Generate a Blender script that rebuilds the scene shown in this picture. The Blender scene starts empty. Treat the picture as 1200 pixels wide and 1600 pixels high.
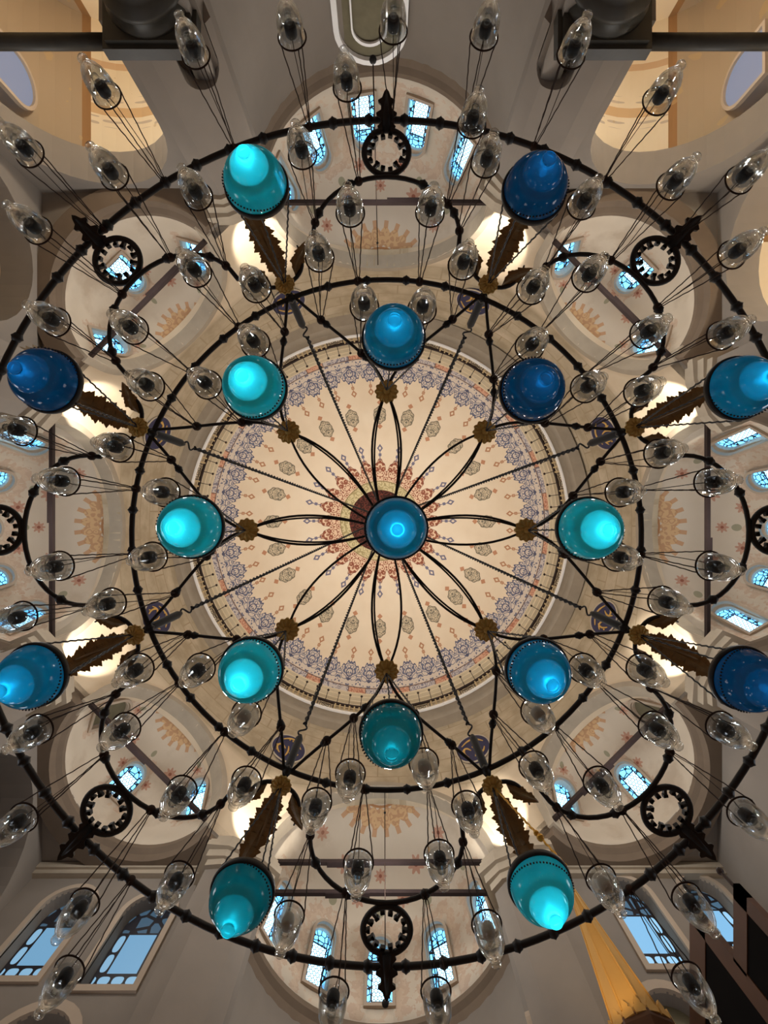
import bpy, bmesh, math, random
from math import pi, sin, cos, tan, atan2, sqrt, radians, hypot
from mathutils import Vector, Matrix

random.seed(7)
SC = bpy.context.scene
COL = SC.collection

# ------------------------------------------------------------------ camera, world, lights, exposure
EYE = 1.5            # height of the phone above the floor
F = 750.0            # focal length in pixels of the 1200x1600 frame
cam_d = bpy.data.cameras.new('camera')
cam = bpy.data.objects.new('camera', cam_d)
COL.objects.link(cam)
cam.location = (0, 0, EYE)
cam.rotation_euler = (pi, 0, 0)          # looks straight up, +x to the right, +y down the picture
cam_d.sensor_fit = 'VERTICAL'
cam_d.sensor_height = 36.0
cam_d.lens = 36.0 * F / 1600.0
cam_d.clip_start = 0.02
SC.camera = cam
SC.view_settings.view_transform = 'Standard'
SC.view_settings.look = 'None'
SC.view_settings.gamma = 1.0
SC.view_settings.use_curve_mapping = False
SC.view_settings.exposure = 0.0
w = bpy.data.worlds.new('world')
SC.world = w
w.use_nodes = True
w.node_tree.nodes['Background'].inputs[0].default_value = (0.45, 0.65, 1.0, 1)
w.node_tree.nodes['Background'].inputs[1].default_value = 1.0
SC.cycles.max_bounces = 10
SC.cycles.transmission_bounces = 8
SC.cycles.transparent_max_bounces = 12
SC.cycles.diffuse_bounces = 4
SC.cycles.glossy_bounces = 4
SC.cycles.caustics_reflective = False
SC.cycles.caustics_refractive = False
SC.cycles.sample_clamp_indirect = 4.0
SC.cycles.use_denoising = True

AX, AY = -0.09, 0.385       # axis of the dome
CX, CY = 0.015, 0.105       # axis of the chandelier
APO = 6.9                   # apothem of the octagon under the dome
ZD = 17.5                   # dome springing, above the eye
RD = 6.3

WARM = (1.0, 1.0, 1.0)
WARMER = (1.0, 0.70, 0.40)

def light(name, kind, loc, power, color, size=0.1, aim=None, spot=None, blend=0.6, rect=None):
    d = bpy.data.lights.new(name, kind)
    d.energy = power
    d.color = color
    if kind in ('POINT', 'SPOT'):
        d.shadow_soft_size = size
    if kind == 'SPOT':
        d.spot_size = spot
        d.spot_blend = blend
    if kind == 'AREA':
        d.shape = 'RECTANGLE'
        d.size, d.size_y = rect
    o = bpy.data.objects.new(name, d)
    COL.objects.link(o)
    o.location = (loc[0], loc[1], loc[2] + EYE)
    if aim is not None:
        v = Vector(aim) - Vector(loc)
        o.rotation_euler = v.to_track_quat('-Z', 'Y').to_euler()
    return o

P_DOME, P_CORNER, P_BAY, P_SIDE_FILL, P_LOBE, P_HALL = 240.0, 420.0, 130.0, 48.0, 96.0, 30.0
DXO, DYO = -.10, .045        # the painted dome sits a touch off the axis of the octagon
# up-lights standing along the gallery under the dome, each aimed across at the far side
for k in range(12):
    a = 2 * pi * (k + .5) / 12
    light('gallery_uplight', 'SPOT', (AX + 6.0 * cos(a), AY + 6.0 * sin(a), 16.95), P_DOME, (1.0, .985, .96), 0.12,
          (AX - 5.2 * cos(a), AY - 5.2 * sin(a), 20.4), radians(125), 0.9)
# spotlights standing on the eight pillar capitals, aimed up the pendentives
for k in range(8):
    a = radians(-67.5 + 45 * k)
    light('capital_spotlight', 'SPOT', (AX + 6.2 * cos(a), AY + 6.2 * sin(a), 9.8), P_CORNER, (1.0, .93, .82), 0.05,
          (AX + 7.40 * cos(a), AY + 7.40 * sin(a), 11.2), radians(50), 0.4)
# fill lights added in mid-air before each semi-dome to brighten it
for k in range(8):
    a = radians(-90 + 45 * k)
    dd = 6.3
    light('lobe_fill', 'POINT', (AX + dd * cos(a), AY + dd * sin(a), 9.3), P_LOBE * (1.5 if k == 4 else 1.0), WARM, 0.25)
# lamps in the side bays behind the arches
for (x, y, p) in ((-4.4, -8.1, 1.0), (4.4, -8.1, 1.0), (8.1, -4.4, 1.0), (-8.3, -5.0, 0.06)):
    light('bay_lamp', 'POINT', (AX + x, AY + y, 7.6), P_BAY * p, (1.0, .93, .80), 0.12)
# unseen area lights added low in the hall to lift the ambient light
for (x, y, tx, ty) in ((-6.7, 1.5, 0, 0), (6.7, 1.5, 0, 0), (-4.3, 6.7, 0, 0), (4.3, 6.7, 0, 0)):
    light('side_fill_panel', 'AREA', (AX + x, AY + y, 3.6), P_SIDE_FILL, (.86, .90, 1.0), rect=(1.4, 2.2), aim=(tx, ty, 8.0))
# unseen point lights added to light the walls and chandelier from below
for (x, y) in ((-5.6, -5.2), (5.6, -5.2), (-5.6, 5.2), (5.6, 5.2), (0, -7.6), (0, 7.6)):
    light('low_fill', 'POINT', (AX + x, AY + y, 1.2), P_HALL, (1.0, .96, .92), 0.3)
# warm lamp at the foot of the pointed spire
light('spire_lamp', 'SPOT', (1.9, 4.4, 4.3), 75, (1.0, .66, .28), 0.06, (2.73, 5.5, 6.1), radians(40), 0.5)

# ------------------------------------------------------------------ small helpers
def lin(c):
    return tuple(((v / 255) / 12.92 if v / 255 <= .04045 else ((v / 255 + .055) / 1.055) ** 2.4) for v in c) + (1.0,)

class MB:
    """collects geometry for ONE mesh object"""
    def __init__(s):
        s.v = []; s.f = []; s.sm = []
    def add(s, vs, fs, smooth=False):
        n = len(s.v)
        s.v += [tuple(p) for p in vs]
        s.f += [tuple(i + n for i in f) for f in fs]
        s.sm += [smooth] * len(fs)
    def box(s, c, h, m=None):
        vs = [Vector((x * h[0], y * h[1], z * h[2])) for x in (-1, 1) for y in (-1, 1) for z in (-1, 1)]
        if m is not None: vs = [m @ p for p in vs]
        vs = [p + Vector(c) for p in vs]
        s.add(vs, [(0, 1, 3, 2), (4, 6, 7, 5), (0, 4, 5, 1), (2, 3, 7, 6), (0, 2, 6, 4), (1, 5, 7, 3)])
    def grid(s, P, Q, closed=False, smooth=False):
        """solid between two grids of points"""
        n, m = len(P), len(P[0])
        vs = [p for r in P for p in r] + [q for r in Q for q in r]
        o = n * m
        fs = []
        N = n if closed else n - 1
        for i in range(N):
            k = (i + 1) % n
            for j in range(m - 1):
                a, b, c, d = i * m + j, k * m + j, k * m + j + 1, i * m + j + 1
                fs.append((a, b, c, d)); fs.append((o + a, o + d, o + c, o + b))
            fs.append((i * m, o + i * m, o + k * m, k * m))
            fs.append((i * m + m - 1, k * m + m - 1, o + k * m + m - 1, o + i * m + m - 1))
        if not closed:
            for i in (0, n - 1):
                for j in range(m - 1):
                    a, b = i * m + j, i * m + j + 1
                    fs.append((a, b, o + b, o + a))
        s.add(vs, fs, smooth)
    def lathe(s, prof, n=32, c=(0, 0, 0), smooth=True, m=None):
        """closed or open profile of (r, z); points with r == 0 become poles"""
        vs, idx = [], []
        for (r, z) in prof:
            if r < 1e-6:
                idx.append([len(vs)]); vs.append(Vector((0, 0, z)))
            else:
                idx.append(list(range(len(vs), len(vs) + n)))
                vs += [Vector((r * cos(2 * pi * k / n), r * sin(2 * pi * k / n), z)) for k in range(n)]
        fs = []
        for a, b in zip(idx, idx[1:]):
            for k in range(n):
                l = (k + 1) % n
                if len(a) == 1 and len(b) == 1: continue
                if len(a) == 1: fs.append((a[0], b[k], b[l]))
                elif len(b) == 1: fs.append((a[k], b[0], a[l]))
                else: fs.append((a[k], b[k], b[l], a[l]))
        if m is not None: vs = [m @ p for p in vs]
        s.add([p + Vector(c) for p in vs], fs, smooth)
    def tube(s, pts, r, n=8, closed=False, smooth=True):
        pts = [Vector(p) for p in pts]
        N = len(pts)
        rs = r if isinstance(r, (list, tuple)) else [r] * N
        tang = []
        for i in range(N):
            if closed: t = pts[(i + 1) % N] - pts[i - 1]
            else: t = pts[min(i + 1, N - 1)] - pts[max(i - 1, 0)]
            tang.append(t.normalized())
        up = Vector((0, 0, 1)) if abs(tang[0].z) < .9 else Vector((1, 0, 0))
        nrm = (up - tang[0] * up.dot(tang[0])).normalized()
        vs = []
        for i in range(N):
            nrm = (nrm - tang[i] * nrm.dot(tang[i])).normalized()
            bn = tang[i].cross(nrm)
            for k in range(n):
                a = 2 * pi * k / n
                vs.append(pts[i] + (nrm * cos(a) + bn * sin(a)) * rs[i])
        fs = []
        for i in range(N if closed else N - 1):
            j = (i + 1) % N
            for k in range(n):
                l = (k + 1) % n
                fs.append((i * n + k, i * n + l, j * n + l, j * n + k))
        if not closed:
            fs.append(tuple(range(n - 1, -1, -1))); fs.append(tuple((N - 1) * n + k for k in range(n)))
        s.add(vs, fs, smooth)
    def prism(s, out, t0, t1, m=None):
        """outline (x, y) extruded from z = t0 to t1"""
        n = len(out)
        vs = [Vector((x, y, t0)) for x, y in out] + [Vector((x, y, t1)) for x, y in out]
        if m is not None: vs = [m @ p for p in vs]
        fs = [tuple(range(n - 1, -1, -1)), tuple(range(n, 2 * n))] + [(i, (i + 1) % n, n + (i + 1) % n, n + i) for i in range(n)]
        s.add(vs, fs)
    def ball(s, c, r, n=8, sz=(1, 1, 1), m=None):
        prof = [(r * sin(pi * i / n), -r * cos(pi * i / n)) for i in range(n + 1)]
        prof[0] = (0, -r); prof[-1] = (0, r)
        M = Matrix.Diagonal(sz)
        s.lathe(prof, 2 * n, c, True, (m @ M) if m is not None else M)
    def build(s, name, mat, parent=None, loc=(0, 0, 0), rot=None, merge=None):
        me = bpy.data.meshes.new(name)
        me.from_pydata(s.v, [], s.f)
        me.polygons.foreach_set('use_smooth', s.sm)
        bm = bmesh.new(); bm.from_mesh(me)
        if merge: bmesh.ops.remove_doubles(bm, verts=bm.verts, dist=merge)
        bmesh.ops.recalc_face_normals(bm, faces=bm.faces)
        bm.to_mesh(me); bm.free()
        me.materials.append(mat)
        o = bpy.data.objects.new(name, me)
        COL.objects.link(o)
        o.location = loc
        if rot is not None: o.rotation_euler = rot
        if parent is not None: o.parent = parent
        return o

def tag(o, label=None, cat=None, group=None, kind=None):
    if label: o['label'] = label
    if cat: o['category'] = cat
    if group: o['group'] = group
    if kind: o['kind'] = kind
    return o

def empty(name, loc, rot=(0, 0, 0)):
    o = bpy.data.objects.new(name, None)
    o.empty_display_size = .1
    COL.objects.link(o)
    o.location = loc; o.rotation_euler = rot
    return o

def struct(o):
    o['kind'] = 'structure'
    return o

def cut(o, cutter_mb, mw=None):
    """boolean difference, applied"""
    c = cutter_mb.build('cutter', o.data.materials[0])
    if mw is not None: c.matrix_world = mw
    bpy.context.view_layer.update()
    md = o.modifiers.new('cut', 'BOOLEAN')
    md.operation = 'DIFFERENCE'; md.object = c; md.solver = 'EXACT'
    dg = bpy.context.evaluated_depsgraph_get()
    me = bpy.data.meshes.new_from_object(o.evaluated_get(dg))
    o.modifiers.clear()
    old = o.data; o.data = me
    me.name = old.name
    bpy.data.objects.remove(c)

def up(p):           # heights in this file are above the eye
    return (p[0], p[1], p[2] + EYE)

# ------------------------------------------------------------------ node maths
class E:
    nt = None
    def __init__(s, sock): s.s = sock
    @staticmethod
    def op(op, *a):
        n = E.nt.nodes.new('ShaderNodeMath'); n.operation = op
        for i, v in enumerate(a):
            if isinstance(v, E): E.nt.links.new(v.s, n.inputs[i])
            else: n.inputs[i].default_value = v
        return E(n.outputs[0])
    def __add__(s, o): return E.op('ADD', s, o)
    __radd__ = __add__
    def __sub__(s, o): return E.op('SUBTRACT', s, o)
    def __rsub__(s, o): return E.op('SUBTRACT', o, s)
    def __mul__(s, o): return E.op('MULTIPLY', s, o)
    __rmul__ = __mul__
    def __truediv__(s, o): return E.op('DIVIDE', s, o)
    def __rtruediv__(s, o): return E.op('DIVIDE', o, s)
    def __pow__(s, o): return E.op('POWER', s, o)
def eabs(a): return E.op('ABSOLUTE', a)
def emin(a, b): return E.op('MINIMUM', a, b)
def emax(a, b): return E.op('MAXIMUM', a, b)
def lt(a, b): return E.op('LESS_THAN', a, b)
def gt(a, b): return E.op('GREATER_THAN', a, b)
def esin(a): return E.op('SINE', a)
def ecos(a): return E.op('COSINE', a)
def frac(a): return E.op('FRACT', a)
def eflo(a): return E.op('FLOOR', a)
def eat(y, x): return E.op('ARCTAN2', y, x)
def esq(a): return E.op('SQRT', a)
def hyp(a, b): return esq(a * a + b * b)
def within(a, lo, hi): return gt(a, lo) * lt(a, hi)
def wrapd(th, n, off=0.0):
    """signed angle to the nearest of n spokes, in radians"""
    t = th * (n / (2 * pi)) + (off + 0.5)
    return (frac(t) - 0.5) * (2 * pi / n)
def spoke_id(th, n, off=0.0): return eflo(th * (n / (2 * pi)) + (off + 0.5))

def mat_new(name):
    m = bpy.data.materials.new(name); m.use_nodes = True
    nt = m.node_tree
    E.nt = nt
    b = nt.nodes['Principled BSDF']
    return m, nt, b

def mixc(nt, fac, a, b):
    n = nt.nodes.new('ShaderNodeMix'); n.data_type = 'RGBA'
    for i, v in ((0, fac),):
        if isinstance(v, E): nt.links.new(v.s, n.inputs[0])
        else: n.inputs[0].default_value = v
    for i, v in ((6, a), (7, b)):
        if isinstance(v, bpy.types.NodeSocket): nt.links.new(v, n.inputs[i])
        else: n.inputs[i].default_value = v
    return n.outputs[2]

def objco(nt):
    t = nt.nodes.new('ShaderNodeTexCoord')
    s = nt.nodes.new('ShaderNodeSeparateXYZ')
    nt.links.new(t.outputs['Object'], s.inputs[0])
    return t.outputs['Object'], E(s.outputs[0]), E(s.outputs[1]), E(s.outputs[2])

def noise(nt, vec, scale, detail=3, rough=.55):
    n = nt.nodes.new('ShaderNodeTexNoise')
    if vec is not None: nt.links.new(vec, n.inputs['Vector'])
    n.inputs['Scale'].default_value = scale
    n.inputs['Detail'].default_value = detail
    n.inputs['Roughness'].default_value = rough
    return E(n.outputs['Fac'])

def comb(nt, x, y, z=0.0):
    n = nt.nodes.new('ShaderNodeCombineXYZ')
    for i, v in enumerate((x, y, z)):
        if isinstance(v, E): nt.links.new(v.s, n.inputs[i])
        else: n.inputs[i].default_value = v
    return n.outputs[0]

def voro(nt, vec, scale, feature='F1', out='Distance'):
    n = nt.nodes.new('ShaderNodeTexVoronoi')
    n.feature = feature
    nt.links.new(vec, n.inputs['Vector'])
    n.inputs['Scale'].default_value = scale
    return E(n.outputs[out])

def bump(nt, b, h, strength=.2, dist=.02):
    n = nt.nodes.new('ShaderNodeBump')
    n.inputs['Strength'].default_value = strength
    n.inputs['Distance'].default_value = dist
    nt.links.new(h.s, n.inputs['Height'])
    nt.links.new(n.outputs[0], b.inputs['Normal'])

def simple(name, rgb, rough=.6, metal=0.0, var=.25, scale=8.0, spec=.4, bmp=0.0):
    m, nt, b = mat_new(name)
    co, x, y, z = objco(nt)
    n = noise(nt, co, scale)
    c = lin(rgb)
    d = tuple(v * (1 - var) for v in c[:3]) + (1,)
    l = tuple(min(1, v * (1 + var)) for v in c[:3]) + (1,)
    nt.links.new(mixc(nt, n, d, l), b.inputs['Base Color'])
    b.inputs['Roughness'].default_value = rough
    b.inputs['Metallic'].default_value = metal
    b.inputs['Specular IOR Level'].default_value = spec
    if bmp: bump(nt, b, n, bmp)
    return m

M = {}
M['plaster'] = simple('plaster', (178, 160, 140), .9, 0, .12, 1.3, .2, .1)
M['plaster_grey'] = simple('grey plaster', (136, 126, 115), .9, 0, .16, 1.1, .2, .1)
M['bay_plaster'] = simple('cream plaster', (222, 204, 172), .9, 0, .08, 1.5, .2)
M['moulding'] = simple('moulding stone', (172, 158, 138), .85, 0, .15, 3, .2)
M['dark_moulding'] = simple('dark moulding', (112, 96, 80), .85, 0, .2, 2, .2)
M['iron'] = simple('black iron', (26, 23, 22), .55, .3, .35, 14, .5)
M['rust_iron'] = simple('rusty tie bar', (46, 33, 30), .7, .2, .3, 6, .4)
M['brass'] = simple('aged brass leaf', (128, 104, 62), .5, .25, .35, 18, .5)
M['brass_rosette'] = simple('brass rosette', (196, 164, 88), .42, .3, .3, 22, .5)
M['cord'] = simple('brown cord', (52, 38, 30), .8, 0, .3, 30, .2)
M['gold'] = simple('gold chain', (214, 160, 64), .35, .8, .2, 20, .5)
M['capital'] = simple('dark bronze capital', (58, 54, 46), .5, .1, .4, 4, .4, .2)
M['niche_shade'] = simple('shaded recess brown', (74, 58, 44), .9, 0, .25, 2, .2)  # shade put into the colour of the recess backs
M['wood'] = simple('dark wood', (88, 56, 32), .6, 0, .3, 3, .3)
M['black_cloth'] = simple('black screen', (16, 13, 12), .95, 0, .2, 3, .1)
M['blind'] = simple('olive blind panel', (112, 104, 82), .85, 0, .25, 4, .2)
M['floor'] = simple('beige carpet', (176, 140, 116), .95, 0, .3, 2, .1)  # unseen floor, made pale to bounce light upward
M['socket'] = simple('black lamp socket', (26, 26, 28), .5, 0, .2, 10, .4)
M['white_socket'] = simple('white lamp socket', (222, 214, 196), .4, 0, .1, 10, .4)
M['rail'] = simple('dark rail', (58, 44, 38), .6, .1, .2, 4, .3)
M['slat'] = simple('gallery baluster', (190, 166, 124), .7, 0, .15, 4, .3)
M['white_line'] = simple('white outline and lit edge', (240, 236, 230), .7, 0, .04, 4, .3)  # outline paint, also the ledge's painted-in lit edge
M['pilaster'] = simple('ochre painted pilaster', (204, 160, 92), .85, 0, .18, 2, .2, .1)

# drum stone: coursed blocks
def stone_mat():
    m, nt, b = mat_new('drum stone')
    co, x, y, z = objco(nt)
    th = eat(y, x)
    br = nt.nodes.new('ShaderNodeTexBrick')
    nt.links.new(comb(nt, th * 6.9, z), br.inputs['Vector'])
    br.inputs['Color1'].default_value = lin((214, 196, 166))
    br.inputs['Color2'].default_value = lin((228, 212, 186))
    br.inputs['Mortar'].default_value = lin((170, 148, 116))
    br.inputs['Scale'].default_value = 1.0
    br.inputs['Mortar Size'].default_value = .02
    br.inputs['Brick Width'].default_value = 1.15
    br.inputs['Row Height'].default_value = .55
    n = noise(nt, co, 1.6, 5)
    c = mixc(nt, emin(emax((n - .35) * 1.6, 0.0), 1.0), lin((172, 154, 126)), br.outputs['Color'])
    c = mixc(nt, emin(emax((12.7 - z) * 4.0, 0.0), 1.0), c, mixc(nt, n, lin((206, 184, 154)), lin((226, 208, 180))))   # plastered below the stone courses
    nt.links.new(c, b.inputs['Base Color'])
    b.inputs['Roughness'].default_value = .9
    b.inputs['Specular IOR Level'].default_value = .2
    return m
M['stone'] = stone_mat()

# painted dome ------------------------------------------------------
def lace(nt, u, v, k, seed):
    """curling line work, 0..1"""
    vec = comb(nt, u * k, v * k, seed)
    a = voro(nt, vec, 1.0)
    n = noise(nt, vec, .8, 1)
    return gt(esin((a * 1.0 + n * 1.5) * 13.0), 0.25)

def dome_mat():
    m, nt, b = mat_new('painted dome')
    co, x, y, z = objco(nt)
    q = hyp(x, y) * 750.0 / (z + ZD)           # distance from the crown on a flattened drawing of the dome
    th = eat(y, x)
    nz = noise(nt, co, .9, 4)
    base = mixc(nt, nz, lin((224, 202, 172)), lin((240, 224, 198)))
    c = base
    # --- border lace, 48 scallops
    d48 = wrapd(th, 48, .5)
    t48 = eabs(d48) * q
    s48 = t48 * (48 / (2 * pi)) / q * 2.0      # 0 in the middle of a scallop .. 1 between
    edge = 221.0 + 13.0 * (s48 ** 1.6) + 2.0 * esin(s48 * 14.0)
    inb = within(q - edge, 0.0, 60.0) * lt(q, 258.5)
    lc = lace(nt, t48, q, .14, 3.0)
    c = mixc(nt, inb, c, mixc(nt, lc, lin((218, 204, 188)), lin((112, 114, 134))))
    c = mixc(nt, inb * lt(hyp(t48, q - 248.0), 2.6), c, lin((88, 90, 112)))
    c = mixc(nt, inb * within(hyp(t48, (q - 238.0) * .8), 4.2, 5.6), c, lin((84, 88, 116)))
    c = mixc(nt, within(eabs(q - edge), 0.0, 1.1) * lt(q, 258.0), c, lin((92, 94, 118)))
    # --- band of panels
    inband = within(q, 258.5, 270.5)
    d24b = wrapd(th, 24, .0)
    pan = lt(eabs(d24b) * q, 21.0)
    lb = lace(nt, th * 260.0, q, .16, 9.0)
    bc = mixc(nt, pan, mixc(nt, lb, lin((214, 168, 140)), lin((184, 124, 100))), mixc(nt, lb, lin((206, 196, 190)), lin((134, 130, 142))))
    c = mixc(nt, inband, c, bc)
    c = mixc(nt, emax(within(q, 257.8, 259.2), emax(within(q, 269.4, 271.0), within(eabs(d24b) * q, 20.2, 21.6) * inband)), c, lin((120, 96, 84)))
    # --- orange drops above each scallop
    tip = lt(eabs(t48) + eabs(q - 204.0) * .75, 4.6)
    hole = lt(eabs(t48) + eabs(q - 204.0) * .75, 2.0)
    sq = lt(emax(eabs(t48), eabs(q - 213.5)), 2.3)
    sq2 = lt(emax(eabs(t48), eabs(q - 213.5)), 1.0)
    stem = lt(t48, .6) * within(q, 208.0, 220.0)
    drops = emax(tip - hole, emax(sq - sq2, stem))
    c = mixc(nt, emin(drops, 1.0) * .9, c, lin((178, 122, 84)))
    # --- 24 medallions
    d24 = wrapd(th, 24, .0)
    t24 = eabs(d24) * q
    md = hyp(t24, (q - 167.0) * .86) - 1.3 * (ecos(eat(t24, q - 167.0) * 2.0) ** 3.0) - .5 * ecos(eat(t24, q - 167.0) * 8.0)
    inm = lt(md, 10.6)
    lm = lace(nt, t24, q - 167.0, .24, 5.0)
    c = mixc(nt, inm, c, mixc(nt, lm, lin((208, 190, 160)), lin((126, 118, 102))))
    c = mixc(nt, within(md, 9.6, 10.8), c, lin((120, 110, 92)))
    for qq in (148.5, 186.5):
        dm = eabs(t24) + eabs(q - qq)
        c = mixc(nt, lt(dm, 4.4) * .85, c, lin((184, 120, 82)))
    # --- crown flames, 24 petals
    s24 = t24 * (24 / (2 * pi)) / q * 2.0
    fl = 97.0 - 20.0 * (s24 ** 1.5) - 3.0 * lt(s24, .16) * s24 * 6.0 + 1.4 * esin(s24 * 12.0)
    inf = lt(q, fl)
    lf = lace(nt, t24, q, .13, 1.0)
    c = mixc(nt, inf, c, mixc(nt, lf, lin((224, 192, 160)), lin((146, 86, 66))))
    c = mixc(nt, within(eabs(q - fl), 0.0, 1.1), c, lin((128, 72, 54)))
    # blue drops on the flame tips
    tipb = lt(eabs(t24) + eabs(q - 114.0) * .7, 4.6)
    holeb = lt(eabs(t24) + eabs(q - 114.0) * .7, 2.0)
    sqb = lt(emax(eabs(t24), eabs(q - 103.5)), 2.2)
    stb = lt(t24, .6) * within(q, 95.0, 110.0)
    c = mixc(nt, emin(emax(tipb - holeb, emax(sqb, stb)), 1.0) * .9, c, lin((92, 92, 124)))
    # ring and boss
    lr = lace(nt, th * 58.0, q, .13, 7.0)
    c = mixc(nt, lt(q, 62.5), c, mixc(nt, lr, lin((206, 190, 146)), lin((168, 152, 108))))
    c = mixc(nt, within(q, 61.2, 62.8), c, lin((150, 130, 92)))
    lh = lace(nt, x * 20.0, y * 20.0, .25, 2.0)
    c = mixc(nt, lt(q, 48.0), c, mixc(nt, lh, lin((58, 34, 28)), lin((104, 54, 44))))
    nt.links.new(c, b.inputs['Base Color'])
    b.inputs['Roughness'].default_value = .88
    b.inputs['Specular IOR Level'].default_value = .2
    return m
M['dome'] = dome_mat()

# painted semi-domes: local x points outward, y sideways, z up from the springing
def lobe_mat(name, az_windows, el_lo, el_hi, wz):
    m, nt, b = mat_new(name)
    co, x, y, z = objco(nt)
    az = eat(y, x)
    el = eat(z, hyp(x, y))
    nz = noise(nt, co, 1.1, 4)
    c = mixc(nt, nz, lin((198, 182, 160)), lin((216, 202, 182)))
    rad = 1.5708 - el
    # half sunburst hugging the crown of the arch
    ray = .37 + .05 * eabs(esin(az * 11.0))
    lf = lace(nt, x * 24.0, y * 24.0, .25, 2.0)
    sun = within(rad - ray, -.18, 0.0)
    tan_ = mixc(nt, lf, lin((208, 166, 116)), lin((186, 138, 94)))
    c = mixc(nt, sun * .85, c, tan_)
    c = mixc(nt, within(eabs(rad - .21), 0, .012), c, lin((176, 128, 88)))
    tooth = within(rad, .41, .48) * lt(eabs(wrapd(az, 22, .5)) * rad, .024)
    c = mixc(nt, tooth * .8, c, lin((192, 142, 98)))
    # small pink rosettes
    for (a0, e0, r0) in ((-.52, .80, .085), (.52, .80, .085), (0.0, .98, .0), (-1.05, .86, .07), (1.05, .86, .07), (-.25, .58, .07), (.25, .58, .07), (0.0, .78, .06)):
        if r0 == 0: continue
        u = (az - a0) * cos(e0); v = el - e0
        rr = hyp(u, v); aa = eat(v, u)
        fl = rr - r0 * (.8 + .2 * ecos(aa * 8.0))
        c = mixc(nt, lt(fl, 0.0) * .75, c, lin((180, 122, 98)))
        c = mixc(nt, lt(rr, r0 * .25), c, lin((146, 92, 74)))
    # floral cartouche painted round every window
    vec = comb(nt, az * 2.3, el * 2.3, 1.0)
    nn = noise(nt, vec, 7.0, 3)
    for a0 in az_windows:
        u = eabs(az - a0)
        v = emax(el - el_hi, 0.0)
        d = hyp(emax(u - .10, 0.0), v)
        car = within(d + (nn - .5) * .30, .02, .12) * gt(el, el_lo - .1)
        c = mixc(nt, car * .42, c, mixc(nt, gt(nn, .5), lin((186, 142, 114)), lin((204, 168, 138))))
        c = mixc(nt, lt(hyp(az - a0, el - el_hi - .20), .045) * .8, c, lin((140, 138, 110)))
    # painted border line along the arch
    c = mixc(nt, lt(eabs(x - .14), .014), c, lin((186, 146, 110)))
    c = mixc(nt, lt(eabs(x - .32), .010), c, lin((186, 146, 110)))
    # damp stains
    st = noise(nt, co, .7, 5)
    c = mixc(nt, emin(emax((st - .56) * 4.0, 0.0), .35), c, lin((160, 134, 108)))
    nt.links.new(c, b.inputs['Base Color'])
    b.inputs['Roughness'].default_value = .9
    b.inputs['Specular IOR Level'].default_value = .2
    return m

# window panes: leaded glass in front of the bright sky --------------
def pane_mat(name, wd, ht, style, strength, tint):
    m, nt, b = mat_new(name)
    co, x, y, z = objco(nt)
    hw = wd / 2
    ax = eabs(x)
    if style == 'plain':
        lead = lt(ax, -1.0); col = tint
        col = mixc(nt, 0.0, tint, tint)
    elif style == 'comb':
        vec = comb(nt, x, y)
        inner = lt(ax, hw * .62) * within(y, ht * .16, ht * .74)
        sx, sy = wd * .15, wd * .15 * 1.732
        def cell(o):
            return hyp((frac(x / sx + o) - .5) * sx, (frac(y / sy + o) - .5) * sy)
        hexa = gt(emin(cell(.5), cell(0.0)), sx * .45)       # lead between round panes
        d2 = voro(nt, vec, 1 / (wd * .24), 'DISTANCE_TO_EDGE')
        lead2 = lt(d2, .085)
        frame = emax(lt(eabs(ax - hw * .66), hw * .05), emax(lt(eabs(y - ht * .15), ht * .014), lt(eabs(y - ht * .76), ht * .014)) * lt(ax, hw * .7))
        lead = emax(inner * hexa, emax((1.0 - inner) * lead2, frame))
        col = mixc(nt, inner, tint, tuple(v ** .45 for v in tint[:3]) + (1,))
    else:
        inner = lt(ax, hw * .56) * within(y, ht * .27, ht * .68)
        vec = comb(nt, x, y)
        def oval(u, v, cu, cv):                              # rounded pane inside a cell, u and v in -0.5 .. 0.5
            return lt((eabs(u) / cu) ** 3.0 + (eabs(v) / cv) ** 3.0, 1.0)
        side = oval((ax - hw * .78) / (hw * .4), frac((y - ht * .27) / (ht * .205)) - .5, .36, .44) * within(y, ht * .27, ht * .68)
        foot = oval(frac(x / (hw * .52) + .5) - .5, frac((y - ht * .03) / (ht * .115)) - .5, .40, .34) * within(y, ht * .03, ht * .26) * lt(ax, hw * .92)
        head = gt(voro(nt, vec, 1 / (wd * .26), 'DISTANCE_TO_EDGE'), .13) * gt(y, ht * .70) * lt(ax, hw * .92)
        lead = 1.0 - emin(inner + side + foot + head, 1.0)
        col = mixc(nt, gt(y, ht * .70), mixc(nt, inner, tuple(v ** .8 for v in tint[:3]) + (1,), tint), tuple(v * .25 for v in tint[:3]) + (1,))
    em = nt.nodes.new('ShaderNodeEmission')
    nt.links.new(col, em.inputs['Color'])
    nt.links.new(((1.0 - emin(lead, 1.0)) * strength).s, em.inputs['Strength'])
    b.inputs['Base Color'].default_value = lin((40, 38, 44))
    b.inputs['Roughness'].default_value = .4
    ad = nt.nodes.new('ShaderNodeAddShader')
    nt.links.new(b.outputs[0], ad.inputs[0]); nt.links.new(em.outputs[0], ad.inputs[1])
    nt.links.new(ad.outputs[0], nt.nodes['Material Output'].inputs['Surface'])
    return m

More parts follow.
